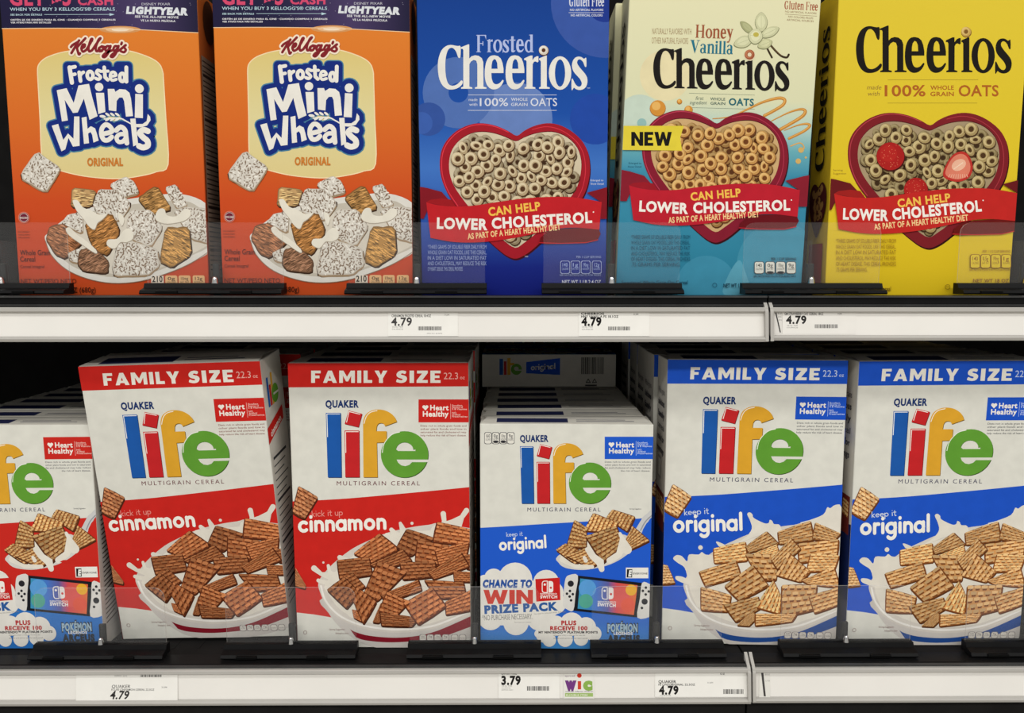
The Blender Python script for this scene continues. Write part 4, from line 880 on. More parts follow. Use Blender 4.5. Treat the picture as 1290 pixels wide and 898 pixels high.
def fc_art():
    a = Art(F_FC.W, F_FC.H, F_FC.D); a.face = F_FC
    blue = GRAD('blue_print', [(0, (16, 26, 118)), (.12, (22, 38, 130)), (.30, (48, 90, 178)), (.45, (66, 118, 200)), (.62, (28, 80, 170)), (1, (16, 62, 144))], 2, 0, .34)
    a.emit([ell(763, 4, 69, n=44)], (58, 88, 168)); a.emit([ell(750, 150, 32, n=30)], (34, 74, 168)); a.emit([ell(762, 6, 22, n=30)], (30, 56, 144))
    a.emit([ell(650, 150, 46, n=36)], (104, 132, 194)); a.poly(ell(577.5, 116.7, 45, n=40), (82, 114, 182), [ell(577.5, 116.7, 12.5, n=24)][::-1]); a.emit([ell(540, 150, 21, n=30)], (52, 84, 160)); a.emit([ell(531, 155, 14, n=24)], (60, 96, 176))
    a.poly([(600, 371), (606, 318), (640, 324), (700, 318), (764, 300), (764, 371)], (22, 34, 126)) if False else None
    a.part('fine_print'); w = (220, 224, 238); lt = (150, 166, 214)
    a.serif('Gluten Free', 717, 761, 8, 12.5, w); a.text('NO ARTIFICIAL FLAVORS', 718, 760, 13.8, 2.7, w, .02); a.line([(716.5, 16), (760.5, 16)], .5, w); a.text('NO ARTIFICIAL COLORS', 719, 759, 20.6, 2.7, w, .02)
    a.text('Enlarged to', 744, 760, 228.2, 2.3, w); a.text('Show Detail', 744, 760.5, 232.6, 2.3, w)
    a.line([(590, 119.6), (701, 119.6)], .6, w); a.line([(589.6, 139), (701, 139)], .6, w)
    a.text('100%', 604.4, 640, 133.4, 9.6, w, .01); a.text('WHOLE', 643.8, 664.6, 127, 3.7, w, .01); a.text('GRAIN', 643.8, 664.6, 133.4, 3.7, w, .01); a.text('OATS', 668.3, 701.8, 133.4, 9.6, w, .01); a.text('made', 590.5, 601.5, 127.2, 3.6, w); a.text('with', 591, 601.3, 133.2, 3.6, w)
    T = lambda x, y: (x, y); a.part('brand_logo')
    a.serif('Frosted', 600, 672.4, 65.8, 21.8, (182, 194, 236)); wordmark(a, lambda x, y: (540 + x / 6, 30 + y / 6), (236, 233, 226), ((216, 206, 190), (238, 232, 222), (86, 46, 24)), 6.0)
    a.text('TM', 739.4, 743, 111.8, 1.6, w)
    heart_bowl(a, T, ((186, 164, 128), (222, 206, 172), (84, 56, 34)), 8.4, 11, (166, 28, 42), (214, 200, 172))
    ribbon(a, T, (196, 34, 42), (132, 24, 36)); z = Z(510, 180, 4.607)
    ribbon_words(a, ((z.p(487, 424), z.p(788, 389), 10), (z.p(186, 495), z.p(480, 504), 12.8), (z.p(506, 497), z.p(1087, 461), 12.6), (z.p(366, 559), z.p(904, 504), 6.9)))
    a.part('fine_print'); a.para(FIBER[:5], 539, 613, 313.4, 6.9, 4.8, lt, .0, 583)
    a.text('TM', 661, 665, 324, 1.6, w)
    a.part('nutrition_label'); a.tabs([706.4, 719.4, 732.4, 746.2], 10.8, 329, 343, (26, 42, 134), lt, (170, 182, 224), ['140', '1g', '190mg', '12g']); a.text('PER 1 CUP SERVING', 726, 757, 325, 2.8, lt); a.text('SEE NUTRITION FACTS FOR MORE', 705, 757, 347.4, 2.0, lt); a.text('NET WT 1 LB 2.4 OZ', 708, 757, 357, 4.2, w, .01)
    side_wordmark(a, (236, 233, 226))
    return carton(a, blue, M((24, 42, 128)), M((34, 60, 150)))
def hv_art():
    a = Art(F_HV.W, F_HV.H, F_HV.D); a.face = F_HV
    body = GRAD('cream_to_teal', [(0, (38, 120, 150)), (.18, (50, 134, 164)), (.42, (62, 142, 172)), (.50, (106, 174, 186)), (.58, (186, 212, 200)), (.66, (222, 222, 184)), (1, (232, 228, 188))], 2, 0, .34)
    a.poly(ell(838, 95, 32, n=36), (232, 220, 176)); a.emit([ell(806, 147, 28, n=30)], (200, 216, 200)); a.emit([ell(808.5, 155, 6, n=20)], (150, 190, 186)); a.emit([ell(982, 334, 54, n=44)], (66, 146, 174)); a.emit([ell(890, 360, 38, n=40)], (62, 142, 172)); a.poly(smooth([(912, 371), (916, 350), (930, 328), (938, 340), (944, 371)], 4), (92, 164, 188))
    a.part('fine_print'); br = (150, 112, 78)
    a.serif('Gluten Free', 988, 1030, 11.4, 10.5, (168, 88, 60), y1=13.6); a.text('NO ARTIFICIAL FLAVORS', 989, 1028.5, 15.6, 2.2, br, y1=18); a.line([(989, 17.8), (1029, 20.4)], .4, br); a.text('NO COLORS FROM', 993, 1024, 22, 2.3, br, y1=24.4); a.text('ARTIFICIAL SOURCES', 991, 1025, 26, 2.3, br, y1=28)
    a.text('NATURALLY FLAVORED WITH', 821.6, 871, 43, 7.4, (168, 142, 104), .0, y1=43.6); a.text('OTHER NATURAL FLAVORS', 821, 867, 54.6, 7.4, (168, 142, 104), .0, y1=55.4)
    gr = (90, 110, 100); a.line([(868, 117.4), (950.6, 119.8)], .35, gr); a.line([(868, 135.4), (950.6, 137.6)], .35, gr)
    a.text('first', 876, 886, 125.8, 4.4, gr, shear=.2); a.text('ingredient', 869, 890, 131.4, 4.4, gr, shear=.2); a.text('WHOLE', 894.6, 913.6, 126.2, 3.4, gr, .02, y1=126.8); a.text('GRAIN', 895, 913.6, 131.8, 3.4, gr, .02, y1=132.2); a.text('OATS', 918, 949.6, 132.4, 8.4, (40, 104, 116), .03, y1=133.2)
    a.text('Enlarged to', 792, 808, 206.6, 2.2, (30, 84, 106)); a.text('Show Detail', 791, 808, 211, 2.2, (30, 84, 106))
    a.part('flower_picture'); z = Z(780, 0, 5)
    def petal(x, y, rx, ry, an, c=(206, 206, 166)):
        
        def lens(k, oy=0):
            ca, sa = math.cos(an), math.sin(an)
            return [z.p(x + (u * ca * rx - v * sa * ry) * k, y + oy + (u * sa * rx + v * ca * ry) * k) for u, v in smooth([(-1.12, 0), (-.7, .68), (0, 1), (.7, .72), (1.12, 0), (.7, -.72), (0, -1), (-.7, -.68)], 3)]
        a.poly(lens(1.07, 3), (128, 130, 94)); a.poly(lens(1.0), c); a.poly(lens(.68, -2), tuple(min(255, v + 16) for v in c)); a.line([z.p(x - rx * .8 * math.cos(an), y - rx * .8 * math.sin(an)), z.p(x + rx * .8 * math.cos(an), y + rx * .8 * math.sin(an))], .3, (170, 172, 130))
    a.line(smooth(z((935,262),(980,315),(1020,352),(1055,362),(1068,344)), 4, False), 2.6, (58, 44, 28)); a.line(smooth(z((925,290),(945,330),(962,362)), 3, False), 2.4, (58, 44, 28)); a.line(smooth(z((940,268),(984,318),(1022,350)), 4, False), .8, (110, 84, 50))
    petal(895, 138, 54, 38, 1.57); petal(805, 172, 48, 24, .75, (170, 172, 126)); petal(948, 202, 56, 30, -.45); petal(782, 262, 54, 36, -.35); petal(918, 276, 42, 30, -.4, (200, 200, 156)); petal(858, 228, 40, 48, .2, (214, 214, 174)); a.emit([ell(*z.p(862, 218), 3.6, 3)], (196, 182, 84))
    a.part('honey_drizzle'); hc, hl = (198, 132, 54), (226, 172, 92)
    for x, y, r in ((243,680,49),(380,638,15),(437,690,25)): a.emit([ell(*z.p(x, y + 3), r / 5 + .4)], (160, 104, 44)); a.emit([ell(*z.p(x, y), r / 5)], (214, 146, 58)); a.emit([ell(*z.p(x - r * .2, y - r * .25), r / 9)], (234, 182, 100))
    for p, wd in (([(590,748),(700,735),(800,692),(900,645),(1000,618),(1042,628),(1030,662),(960,705),(915,728)], 3.2), ([(960,762),(1060,712),(1140,688),(1172,700),(1150,735),(1060,790),(1010,818)], 3.4), ([(1040,822),(1120,790),(1180,780),(1200,794),(1160,828),(1070,872)], 2.8)):
        q = smooth(z(*p), 4, False); a.line(q, [wd * (.3 + .9 * min(1, i / len(q) * 2)) for i in range(len(q))], hc); a.line([(x - .3, y - .4) for x, y in q], [wd * .4 * (.3 + .9 * min(1, i / len(q) * 2)) for i in range(len(q))], hl)
    y3 = Z(770, 170, 5); a.line(smooth(y3((1130,70),(1190,50),(1215,80),(1195,105)), 4, False), 1.4, hl); a.emit([ell(*y3.p(1195, 95), 3.6), ell(*y3.p(1178, 165), 3.4), ell(*y3.p(1225, 142), 1.4)], (214, 176, 104))
    a.part('brand_logo'); a.serif('Honey', 876, 923.6, 47.4, 16.4, (160, 86, 56), y1=49); a.serif('Vanilla', 869, 923.2, 66.6, 16.4, (36, 116, 140), y1=68.6)
    k = (994.4 - 823) / (1200 - 70); wordmark(a, lambda x, y: (823 + (x - 70) * k, 110.6 + (y - 491) * .1515 + (x - 70) * .0030), (28, 24, 22), ((160, 88, 58), (190, 120, 84), (228, 212, 180)), 6.4)
    T = lambda x, y: (805 + (x - 550.2) * .973, 266 + (y - 287.9) * .97 + (x - 550.2) * .029)
    heart_bowl(a, T, ((198, 148, 84), (228, 186, 120), (112, 64, 30)), 8.2, 23, (134, 28, 48), (206, 170, 120))
    ribbon(a, T, (190, 32, 48), (136, 30, 46)); 
    ribbon_words(a, ((y3.p(500, 414), y3.p(815, 387), 9.6), (y3.p(174, 479), y3.p(482, 496), 12.4), (y3.p(515, 491), y3.p(1125, 473), 12.2), (y3.p(360, 555), y3.p(930, 516), 6.9)))
    a.part('new_tag'); a.poly([(776, 158.8), (861, 158.8), (856.4, 174), (859, 190), (776, 189)], (228, 208, 64)); a.place(heavy_text('NEW', .07), (795, 184), (846, 184), 17.6, (24, 22, 22))
    a.part('fine_print'); a.para(FIBER, 795, 869, 301, 6.9, 4.8, (30, 84, 110), .0, 857)
    a.text('Sweetened Whole Grain Oat Cereal', 783, 866, 357.6, 4.2, (20, 62, 84), .01); a.text('NET WT 1 LB 1.8 OZ', 911, 952, 362, 4.8, (20, 50, 70), .02); a.line(ell(900, 359, 2.6, n=14), .5, (20, 62, 84), True)
    a.part('nutrition_label'); a.tabs([950.4, 964.2, 977.4, 990.6], 11, 330, 343, (224, 224, 214), (50, 48, 48), (60, 70, 76), ['140', '0g', '170mg', '9g']); a.emit([ell(969.7, 343, 4.6, 1.5), ell(982.9, 343, 4.6, 1.5)], (40, 44, 50)); a.text('PER 1 CUP SERVING', 971, 1002.6, 327.6, 3, (26, 60, 78), .02); a.text('SEE NUTRITION FACTS FOR MORE INFO', 949, 1002, 349, 2.2, (26, 60, 78), .02)
    side_wordmark(a, (28, 24, 22))
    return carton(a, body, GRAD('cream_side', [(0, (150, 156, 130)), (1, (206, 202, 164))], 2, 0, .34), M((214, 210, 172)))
def yc_art():
    a = Art(F_YC.W, F_YC.H, F_YC.D); a.face = F_YC; yel = GRAD('yellow_print', [(0, (222, 190, 30)), (.5, (226, 198, 44)), (1, (228, 202, 58))], 2, 0, .34)
    br = (176, 98, 36)
    a.part('fine_print'); a.line([(1118.4, 100.6), (1232, 100.6)], .5, (150, 126, 40)); a.line([(1118.4, 129.8), (1231, 129.8)], .5, (150, 126, 40))
    a.text('made', 1092, 1110, 112.6, 5.4, (150, 116, 50), shear=.2); a.text('with', 1092.6, 1107.6, 120.6, 5.4, (150, 116, 50), shear=.2); a.text('100%', 1114.4, 1166, 121, 13.4, br, .02); a.text('WHOLE', 1172, 1201.6, 113, 5.2, br, .02); a.text('GRAIN', 1172, 1201.6, 121, 5.2, br, .02); a.text('OATS', 1207.6, 1258, 121, 13.4, br, .02)
    a.text('Serving', 1049.6, 1061.6, 215.4, 2.2, (150, 116, 40)); a.text('Suggestion', 1049.6, 1066, 219.6, 2.2, (150, 116, 40))
    kx = (1225 - 1078.4) / (915 - 70); wordmark(a, lambda x, y: (1078.4 + (x - 70) * kx, 91 + (y - 491) * .1755), (26, 22, 18), ((198, 160, 84), (224, 192, 120), (130, 92, 40)), 6.2)
    T = lambda x, y: (1068 + (x - 554) * 1.07, y - 13.2)
    B = ((1121, 197, 17.5), (1206, 210, 19), (1153, 239, 15))
    heart_bowl(a, T, ((168, 146, 98), (204, 184, 134), (78, 54, 30)), 8.3, 31, (126, 30, 38), (168, 148, 116), avoid=B)
    berry(a, *B[0], 1); berry(a, *B[2], 2); x, y, r = B[1]
    a.poly([(x + p[0] * r, y + p[1] * r) for p in smooth([(.25, -1), (.7, -.75), (.98, 0), (.75, .7), (.1, 1), (-.6, .9), (-1.0, .55), (-.75, -.2), (-.3, -.8)], 4)], (190, 52, 44)); a.poly([(x + p[0] * r * .84, y + p[1] * r * .84) for p in smooth([(.25, -1), (.7, -.75), (.98, 0), (.75, .7), (.1, 1), (-.6, .9), (-1.0, .55), (-.75, -.2), (-.3, -.8)], 4)], (222, 128, 104)); a.emit([ell(x + 1, y - 2, r * .5, r * .36, -.5)], (238, 184, 156)); a.line([(x - 5, y + 3), (x + 6, y - 5)], 1.0, (246, 216, 190))
    for k in range(9): a.line([(x - 12 + 3 * k, y + r * .8 - abs(k - 4) * .5), (x - 10 + 2.6 * k, y + r * .52)], .7, (240, 186, 160))
    TR = lambda x, y: (1050 + (x - 537) * 1.05, y - 10.8)
    ribbon(a, TR, (196, 40, 36), (104, 24, 28)); z = Z(1020, 130, 5)
    ribbon_words(a, ((z.p(552, 656), z.p(884, 618), 9.8), (z.p(206, 729), z.p(492, 740), 12.8), (z.p(520, 734), z.p(1080, 678), 12.8), (z.p(404, 797), z.p(995, 737), 7.0)))
    a.part('fine_print'); y = Z(1010, 180, 4.607); dk = (160, 122, 30)
    a.para(FIBER, 1052.6, 1128, 306, 7.2, 5, dk, .0, 1092); a.text('Toasted Whole Grain Oat Cereal', 1050, 1121.6, 366.4, 5.6, (110, 80, 20), .01); a.line(ell(1193, 361.4, 3, n=14), .5, (110, 80, 20), True); a.emit([ell(1192, 361, .5), ell(1194, 361, .5)], (110, 80, 20))
    a.part('nutrition_label'); a.tabs([1222, 1235, 1248, 1261], 11.2, 321, 336, (224, 196, 50), (140, 84, 30), (140, 84, 30), ['140', '0.5g', '190mg', '1g']); a.text('PER 1 1/2 CUP SERVING', 1237, 1272, 318, 3, (140, 84, 30)); a.text('SEE NUTRITION FACTS FOR MORE', 1220, 1272, 341, 2.1, (140, 84, 30)); a.text('NET WT 18 OZ', 1225, 1270, 355.6, 4.4, (140, 84, 30), .01)
    side_wordmark(a, (26, 22, 18))
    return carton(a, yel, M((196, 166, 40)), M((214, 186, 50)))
GU = 'cereal boxes along the upper shelf'
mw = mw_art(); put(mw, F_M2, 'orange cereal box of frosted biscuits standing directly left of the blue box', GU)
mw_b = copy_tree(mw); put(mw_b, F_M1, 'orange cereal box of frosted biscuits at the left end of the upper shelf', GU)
put(fc_art(), F_FC, 'royal blue cereal box with heart shaped bowl, in the middle of the upper shelf', GU)
hv = hv_art(); put(hv, F_HV, 'cream and teal cereal box with yellow NEW tag, leaning slightly on the upper shelf', GU)
hv_b = copy_tree(hv); put(hv_b, F_HV, 'cream and teal cereal box hidden behind the one with the yellow NEW tag', GU, (-.004, D_UP + .003, 0), (.3, -.6, 0))
yc = yc_art(); put(yc, F_YC, 'yellow cereal box with strawberries in its heart bowl, right end of the upper shelf', GU)
GR, GB, GS = 'red family size cereal boxes', 'blue family size cereal boxes', 'smaller cereal boxes with prize offer'
fam_c = family_art('c'); fam_o = family_art('o'); reg_o = regular_art('o'); reg_c = regular_art('c')
ORD = ['', 'second', 'third', 'fourth', 'fifth', 'sixth', 'seventh', 'eighth', 'ninth', 'tenth']
def row(proto, face, depth, n, first_label, row_name, colour, group, flat=None, gap=.0015, first_gap=0.0, jit=.8):
    put(proto, face, first_label, group)
    rnd = random.Random(len(row_name) + n)
    for k in range(1, n + 1):
        c = copy_tree(proto); f = flat or face
        put(c, f, '%s box, %s from the front in the row %s' % (colour, ORD[k], row_name), group, (rnd.uniform(-.0015, .0015), first_gap + k * (depth + gap), SLOPE * 0), (0, 0, rnd.uniform(-jit, jit) * .6))
        if flat: pass
U_C1 = Face(.2085, .345, D_FAM, (-.3746, .890, -.4478), (0, -.19, 0)); U_C2 = Face(.2085, .345, D_FAM, (-.154, .885, -.4472), (0, -.19, 0))
U_B1 = Face(.2085, .345, D_FAM, (.2853, .890, -.4458), (0, -.19, 0)); U_B2 = Face(.2085, .345, D_FAM, (.5064, .8885, -.445), (0, -.19, 0)); U_RO = Face(.2005, .273, D_REG, (.0627, .8775, -.4464), (0, -.19, 0))
fam_c2 = copy_tree(fam_c)
row(fam_c, F_C2, D_FAM, 3, 'upright red and white family size cereal box beside the small blue box', 'of the upright red box', 'red and white', GR, U_C2)
row(fam_c2, F_C1, D_FAM, 3, 'red and white family size cereal box leaning to the left on the lower shelf', 'of the leaning red box', 'red and white', GR, U_C1, first_gap=.024)
fam_o2 = copy_tree(fam_o)
row(fam_o, F_B1, D_FAM, 4, 'blue and white family size cereal box right of the small blue box', 'next to the small box', 'blue and white', GB, U_B1, first_gap=.008)
row(fam_o2, F_B2, D_FAM, 4, 'blue and white family size cereal box at the right end of the lower shelf', 'at the right end', 'blue and white', GB, U_B2)
lying = copy_tree(reg_o)
row(reg_o, F_RO, D_REG, 8, 'small blue and white cereal box with a prize offer, centre of the lower shelf', 'of small white topped boxes', 'white topped', GS, U_RO, gap=.0014, first_gap=.003, jit=.4)
row(reg_c, F_LC, D_REG, 6, 'small red and white cereal box with a prize offer, left end of the lower shelf', 'at the left end', 'white topped', GS, F_LC, gap=.0016, jit=.4)
# a box lying on its back on top of the rear boxes, bottom end towards the aisle
a = Art(F_RO.W, F_RO.H, F_RO.D)
for ch in [c for c in lying.children]: bpy.data.objects.remove(ch) if ch.name.startswith('top_flap') else None
def end_panel(parent):
    """print on the closed bottom end: small wordmark, flavour flag, bar code, recycling mark"""
    W, D = F_RO.W, F_RO.D; L = []
    def q(x0, y0, x1, y1, c, k=1): L.append(([(x0, y0, -4e-5 * k), (x0, y1, -4e-5 * k), (x1, y1, -4e-5 * k), (x1, y0, -4e-5 * k)], M(c)))
    # seen from below: x to the right, y (carton depth) upwards
    X = lambda px: (px - 695) / 170 * W; Y = lambda py: D - (489 - py) / 40.5 * D
    def R(x0, y0, x1, y1, c, k=1): q(X(x0), Y(y1), X(x1), Y(y0), c, k)
    R(632, 454, 636.6, 474, (30, 90, 172)); R(637.6, 457, 641, 474, (200, 38, 42)); R(642, 453, 646, 474, (224, 166, 48)); R(646, 459, 651, 462, (224, 166, 48))
    for poly, c, k in ((ell(653.5, 467, 7, 7, n=22), (98, 158, 54), 2), (ell(653.5, 466, 3, 2.4, n=14), (200, 196, 186), 3)): L.append(([(X(x), Y(y), -4e-5 * k) for x, y in poly][::-1], M(c)))
    R(652, 467.4, 661, 468.8, (200, 196, 186), 4)
    L.append(([(X(x), Y(y), -4e-5) for x, y in ((666, 458), (666, 472), (709, 474), (709, 453))], M(BLUE)))
    t = [q for q in round_text('original', .32) if q]; x1 = max(p[0] for s in t for p in s)
    for s in t: L.append(([(X(672 + 31 * x / x1), Y(468 - .4 * x / x1 * 4 - y * 4.4), -8e-5) for x, y in s], M((236, 232, 224))))
    rnd = random.Random(5); x = 736.0
    while x < 764:
        wv = rnd.choice((.5, .8, 1.3)); R(x, 452, x + wv, 473, (60, 58, 56)); x += wv + rnd.choice((.5, .9))
    R(741, 486.2, 756, 488, (60, 58, 56)); 
    for cx_ in (745, 753): 
        for s in [q for q in stroke(ell(cx_, 482, 3, n=3, ang=-1.57), .9, True) if q]: L.append(([(X(u), Y(v), -4e-5) for u, v in s], M((60, 58, 56))))
    link_mesh('end_print', L, parent)
end_panel(lying)
lying.location = (.0555, 1.146, ZC - .4464 + .273 + .0050 + F_RO.D); lying.rotation_euler = (math.radians(-90), 0, 0)
# standing local y(depth) -> up: rotate so the bottom end faces the aisle and the front panel looks down
lying.rotation_euler = (math.radians(-90), 0, 0)
tag(lying, 'white cereal box lying flat on the rear boxes, its end with bar code facing out', 'cereal box', GS)
yl = empty('cereal_box', (.535, 1.13, ZC - .0962))
bm = bmesh.new(); box_bm(bm, -.105, .105, 0, .30, 0, .042, .0007, 0, 1); bm_obj('carton', bm, M((190, 150, 44)), yl)
bm = bmesh.new(); box_bm(bm, -.1035, .1035, -.0009, -.0002, .023, .0410, .0002); bm_obj('end_flap', bm, M((196, 158, 52)), yl)
bm = bmesh.new()
for k in range(5): box_bm(bm, .05 + .008 * k, .056 + .008 * k, -.0012, -.0009, .008, .020)
bm_obj('end_print', bm, M((50, 38, 20)), yl)
tag(yl, 'yellow cereal box lying flat in the dark above the right end blue boxes', 'cereal box')
# ================================================================== CLEAR FRONT FENCES
def make_divider():
    root = empty('shelf_divider', (0, 0, 0)); hw, r = .0765, .012
    prof = [(-hw, .0118), (hw, .0118), (hw, .0797 - r)] + [(hw - r + r * math.cos(t), .0797 - r + r * math.sin(t)) for t in (.4, .8, 1.2, 1.57)] + [(-hw + r + r * math.cos(t), .0797 - r + r * math.sin(t)) for t in (1.57, 1.95, 2.35, 2.75, 3.14)]
    bm = bmesh.new(); f = [bm.verts.new((x, .8700, z)) for x, z in prof]; b = [bm.verts.new((x, .8716, z)) for x, z in prof]
    bm.faces.new(f); bm.faces.new(b[::-1]); n = len(prof)
    for i in range(n): bm.faces.new([f[i], b[i], b[(i + 1) % n], f[(i + 1) % n]]).material_index = 1
    bmesh.ops.recalc_face_normals(bm, faces=bm.faces[:])
    bm_obj('clear_fence', bm, [CLEAR, CLEAR_EDGE], root)['label'] = 'clear acrylic front plate'
    bm = bmesh.new(); prism_bm(bm, [(.8745, .0), (.8535, .0), (.8525, .0015), (.8545, .0045), (.8640, .0070), (.8660, .0120), (.8745, .0125)], -.0785, .0785)
    for x in (-.048, .034): box_bm(bm, x - .012, x + .012, .8510, .8560, .0005, .0042, .0006, 1)
    bm_obj('base_clip', bm, [BLACK, M((10, 10, 10), .6)], root)
    bm = bmesh.new(); box_bm(bm, -.0006, .0006, .8717, 1.20, -.0012, .0600, .0); bm_obj('divider_wall', bm, CLEAR, root)['label'] = 'thin clear wall running back between the rows'
    bm = bmesh.new()
    bmesh.ops.create_cone(bm, cap_ends=True, segments=14, radius1=.0036, radius2=.0028, depth=.005, matrix=Matrix.Translation((0, .8685, .0145)))
    bmesh.ops.create_uvsphere(bm, u_segments=12, v_segments=6, radius=.0028, matrix=Matrix.Translation((0, .8685, .017)))
    bm_obj('bolt', bm, CHROME, root)
    bm = bmesh.new(); box_bm(bm, -.0038, .0038, .8722, .8760, -.0012, .034, .0008); bm_obj('post', bm, M((46, 46, 46), .35), root)
    return root
dv = make_divider(); used = False
near = {'u': ['at the far left', 'between the two orange boxes', 'between the orange and the blue box', 'between the blue and the cream box', 'between the cream and the yellow box', 'right of the yellow box'],
        'l': ['left of the leaning red box', 'between the two red boxes', 'between the red and the small blue box', 'right of the small blue box', 'between the two blue family size boxes', 'at the far right']}
for lv, pxs, y, zt in (('u', (3, 272, 525.5, 770, 1021, 1291), 357, UZ), ('l', (128.5, 367.5, 598, 827, 1064.5, 1297), 806, LT - .009)):
    for k, px in enumerate(pxs):
        X = at_depth(px, y, .871).x
        o = copy_tree(dv) if used else dv; used = True
        sl = SLOPE if lv == 'l' else 0
        o.location = (X, 0, ZC + zt + sl * X); o.rotation_euler = (0, -sl, 0)
        tag(o, 'clear divider on the %s shelf, %s' % ('upper' if lv == 'u' else 'lower', near[lv][k]), 'shelf divider', 'clear front dividers')
# ================================================================== PRICE TAGS on the rails
def tag_plane(lv):
    if lv == 'u': y0, z0, y1, z1 = .8412, UZ - .0193, .8362, UZ - .0452; sl = 0
    else: y0, z0, y1, z1 = .8412, LT - .0193, .8362, LT - .0452; sl = SLOPE
    return y0, z0, y1, z1, sl
def price_tag(lv, rect, items, label, paper=(240, 238, 233), cat='price tag', name='price_tag', group='price tags in the shelf rails'):
    """rect and items in photo measures on the rail's slanted face; items: ('t', text, x0, x1, y, h, col, bold, shear) or ('b', x0, x1, y0, y1) bar code or ('p', pts, col)"""
    ya, za, yb, zb, sl = tag_plane(lv)
    n = Vector((0, zb - za, -(yb - ya))); n.normalize()
    if n.y > 0: n = -n
    cxp = (rect[0] + rect[2]) / 2; cyp = (rect[1] + rect[3]) / 2
    def P(px, py, e):
        d = ray(px, py); p0 = Vector((0, ya, za)); 
        # the rail climbs with the shelf
        nn = Vector((0, n.y, n.z)); t = p0.dot(nn) / d.dot(nn); q = d * t
        return q + nn * e + Vector((0, 0, 0))
    org = P(cxp, rect[3], 0)
    root = empty(name, (org.x, org.y, org.z + ZC))
    def loc(px, py, e): v = P(px, py, e) - org; return (v.x, v.y, v.z)
    E0 = .0006
    x0, y0, x1, y1 = rect
    c = [(x0, y0), (x0, y1), (x1, y1), (x1, y0)]
    L = [([loc(*p, E0) for p in c], M(paper, .4, 0, .02)), ([loc(*p, E0 - .0003) for p in c[::-1]], M(paper, .4, 0, .02))]
    for i in range(4): L.append(([loc(*c[i], E0 - .0003), loc(*c[(i + 1) % 4], E0 - .0003), loc(*c[(i + 1) % 4], E0), loc(*c[i], E0)], M(paper, .4, 0, .02)))
    link_mesh('paper', L, root)
    P1, B1, k = [], [], 1
    for it in items:
        k += 1; e = E0 + 3e-5 + 4e-6 * k
        if it[0] == 't':
            _, s, a0, a1, yy, h, col, bold, sh = it
            t = font_text(s, bold); xs = [p[0] for q in t for p in q]; m0, m1 = min(xs), max(xs)
            for q in t: P1.append(([loc(a0 + (a1 - a0) * (x - m0) / (m1 - m0) + sh * y * h, yy - y * h, e) for x, y in q], M(col)))
        elif it[0] == 'b':
            rnd = random.Random(int(it[1])); x = it[1]
            while x < it[2]:
                wv = rnd.choice((.35, .6, 1.0)); B1.append(([loc(x, it[3], e), loc(x, it[4], e), loc(x + wv, it[4], e), loc(x + wv, it[3], e)], M((60, 58, 58)))); x += wv + rnd.choice((.4, .7))
        else:
            for q in tri(it[1]): P1.append(([loc(*p, e) for p in q], M(it[2])))
    if P1: link_mesh('lettering', P1, root)
    if B1: link_mesh('bar_code', B1, root)
    return tag(root, label, cat, group)
ink, gy = (34, 32, 32), (120, 118, 116)
price_tag('u', (489, 393.6, 577, 423.5), [('t', 'CINNAMON FROSTED CEREAL 18.4OZ', 493.5, 543, 399.4, 3.2, (70, 68, 68), .02, 0), ('t', '4.79', 493, 519, 410, 9.6, (70, 68, 68), .03, 0), ('t', '26.0¢ PER', 494, 508, 412.6, 1.5, gy, 0, 0), ('t', 'OUNCE', 494, 508, 415.4, 1.5, gy, 0, 0), ('b', 527, 555, 411.2, 416.2), ('t', '21 JUN', 560, 566, 397.4, 1.4, gy, .02, 0), ('t', 'DPCI 231-30-0093', 538, 557, 420.6, 1.2, gy, 0, 0)], 'grey 4.79 price tag on the upper rail, left of the bold one')
price_tag('u', (729, 393.6, 818, 423.5), [('t', 'CHEERIOS', 732, 761, 396.4, 2.6, ink, .04, 0), ('t', 'HNY VANILLA FS 18.1OZ', 732, 779, 400.2, 2.8, ink, .03, 0), ('t', '4.79', 732.4, 757.6, 410, 9.8, (26, 24, 24), .05, 0), ('t', '26.5¢ PER', 733, 747, 412.6, 1.5, gy, 0, 0), ('t', 'OUNCE', 733, 747, 415.6, 1.5, gy, 0, 0), ('b', 766, 794, 411.4, 416.2), ('t', '21 JUN', 798, 804, 396.6, 1.4, ink, .02, 0)], 'bold black 4.79 price tag on the upper rail, nearest the cream box')
price_tag('u', (985.5, 391.6, 1078, 421), [('t', 'GM STRAWBERRY OAT CEREAL 18OZ', 988, 1037, 397, 3.2, (80, 78, 78), .02, 0), ('t', '4.79', 990, 1015.6, 407.6, 9.4, (46, 44, 44), .04, 0), ('t', '26.6¢ PER', 991, 1005, 410.8, 1.4, gy, 0, 0), ('t', 'OUNCE', 991, 1005, 413.4, 1.4, gy, 0, 0), ('b', 1026, 1055, 408.6, 413.4), ('t', '21 JUN', 1055, 1060, 396, 1.4, ink, .02, 0)], '4.79 price tag right of the joint in the upper rail', (234, 231, 226))
price_tag('u', (975, 391.6, 985.2, 421), [('p', [(976, 392.6), (977.6, 392.6), (983.6, 418.8), (982, 418.8)], (60, 58, 58)), ('t', '9 of', 979.5, 984.4, 396, 2.2, gy, 0, 0), ('t', 'JUN', 979.8, 984, 400, 1.8, gy, 0, 0), ('t', 'A12', 980.5, 984.6, 404, 1.8, gy, 0, 0)], 'narrow white slip with dark stroke at the upper rail joint', (224, 221, 216), 'label slip', 'index_slip', None)
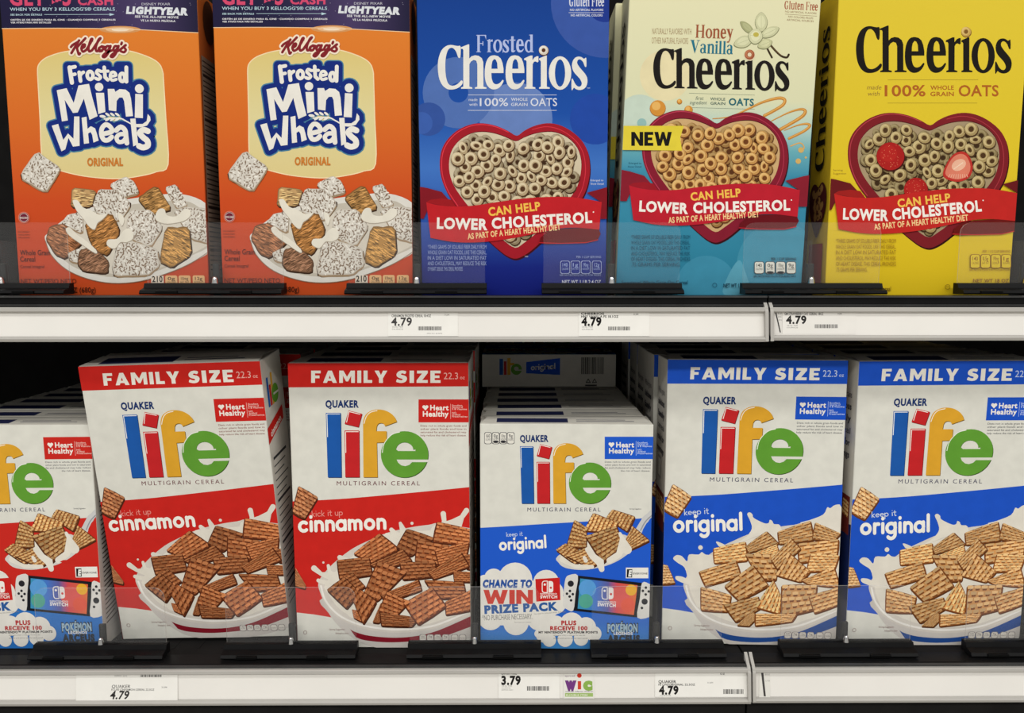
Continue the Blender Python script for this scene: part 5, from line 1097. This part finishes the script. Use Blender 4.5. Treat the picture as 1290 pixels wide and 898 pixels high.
price_tag('l', (96, 847.5, 224, 883.4), [('t', 'DPCI 231', 145, 160, 852, 1.7, gy, 0, 0), ('b', 177, 204, 849.4, 852.6), ('t', 'QUAKER', 141, 164.4, 866.2, 3.8, (80, 78, 78), .01, .15), ('t', 'FS LIFE CINNAMON CEREAL 22.3OZ', 140.6, 194.6, 869.6, 2.4, (80, 78, 78), .01, .1), ('t', '4.79', 138.4, 162, 880, 9.8, (52, 50, 50), .03, .2), ('t', '21 JUN', 204, 210.6, 866, 1.5, gy, .03, 0)], 'slipped price tag with slanting 4.79 under the leaning red box')
price_tag('l', (628, 842.6, 705, 879.4), [('t', 'QKR LIFE 13OZ', 631.4, 651, 849.4, 3.2, ink, .01, 0), ('t', '3.79', 631.6, 656, 861.8, 10.2, ink, .05, 0), ('t', '29.2¢ PER', 632, 645, 864.4, 1.4, gy, 0, 0), ('t', 'OUNCE', 632, 643, 867, 1.4, gy, 0, 0), ('t', 'DPCI 231', 632, 646, 869.4, 1.4, gy, 0, 0), ('b', 664, 691, 864, 869.6), ('t', 'QUAKER', 691, 701, 846.8, 1.8, gy, .02, 0)], '3.79 price tag on the lower rail under the small blue box')
price_tag('l', (825, 842.4, 943, 877.6), [('t', 'QUAKER', 829.4, 851.6, 860, 3.4, ink, .02, 0), ('t', 'FS LIFE/ORIGINAL 22.3OZ', 829.4, 875.4, 863.2, 2.4, ink, .02, 0), ('t', '4.79', 830, 854.6, 874, 9.8, ink, .05, 0), ('t', '21.5¢ PER OUNCE', 831, 845, 876.4, 1.4, gy, 0, 0), ('b', 911, 936, 867.8, 873.8), ('t', 'QUAKER', 862.6, 887, 843.6, 2.6, ink, .03, 0), ('t', 'DPCI 231-30', 925, 938, 844.8, 1.5, gy, 0, 0), ('t', 'OZ', 907, 913, 849.6, 2.2, (90, 88, 88), .02, 0), ('t', '21 JUN', 891, 898, 860.2, 1.4, gy, .02, 0)], '4.79 price tag on the lower rail under the blue family size box')
price_tag('l', (710, 844.6, 748.5, 879.4), [('t', 'approved', 711.6, 724, 852.2, 2.6, (150, 130, 150), 0, 0), ('t', 'w', 711.6, 726.2, 868, 14, (116, 62, 130), .1, 0), ('p', [(727.8, 857.6), (732, 857.6), (732, 868), (727.8, 868)], (206, 70, 50)), ('p', ell(729.8, 850.6, 2.9, n=14), (206, 60, 44)), ('p', [(729.6, 848), (731.6, 844.8), (730.6, 848.2)], (110, 150, 60)), ('t', 'c', 734.4, 746.4, 868, 14, (140, 176, 84), .08, 0), ('t', 'women infants children', 712, 747, 871.4, 1.7, (120, 100, 130), .01, 0), ('p', [(711.8, 872.6), (747, 872.6), (747, 877.2), (711.8, 877.2)], (160, 188, 112)), ('t', 'ELIGIBLE ITEM', 713, 740, 876.2, 2.0, (236, 236, 220), .02, 0)], 'small purple and green wic sign right of the 3.79 price tag', (234, 232, 226), 'sign', 'rail_sign', None)
price_tag('l', (956, 841.4, 970, 878), [('p', [(958.2, 843), (961, 843), (964.6, 876.8), (962, 876.8)], (70, 68, 68)), ('t', '4B 12', 963, 968.5, 846, 1.7, gy, 0, 0), ('t', 'S 21', 964, 969, 850, 1.6, gy, 0, 0), ('t', 'L 03', 964.4, 969.4, 858, 1.6, gy, 0, 0)], 'narrow white slip with dark stroke at the lower rail joint', (228, 226, 220), 'label slip', 'index_slip', None)
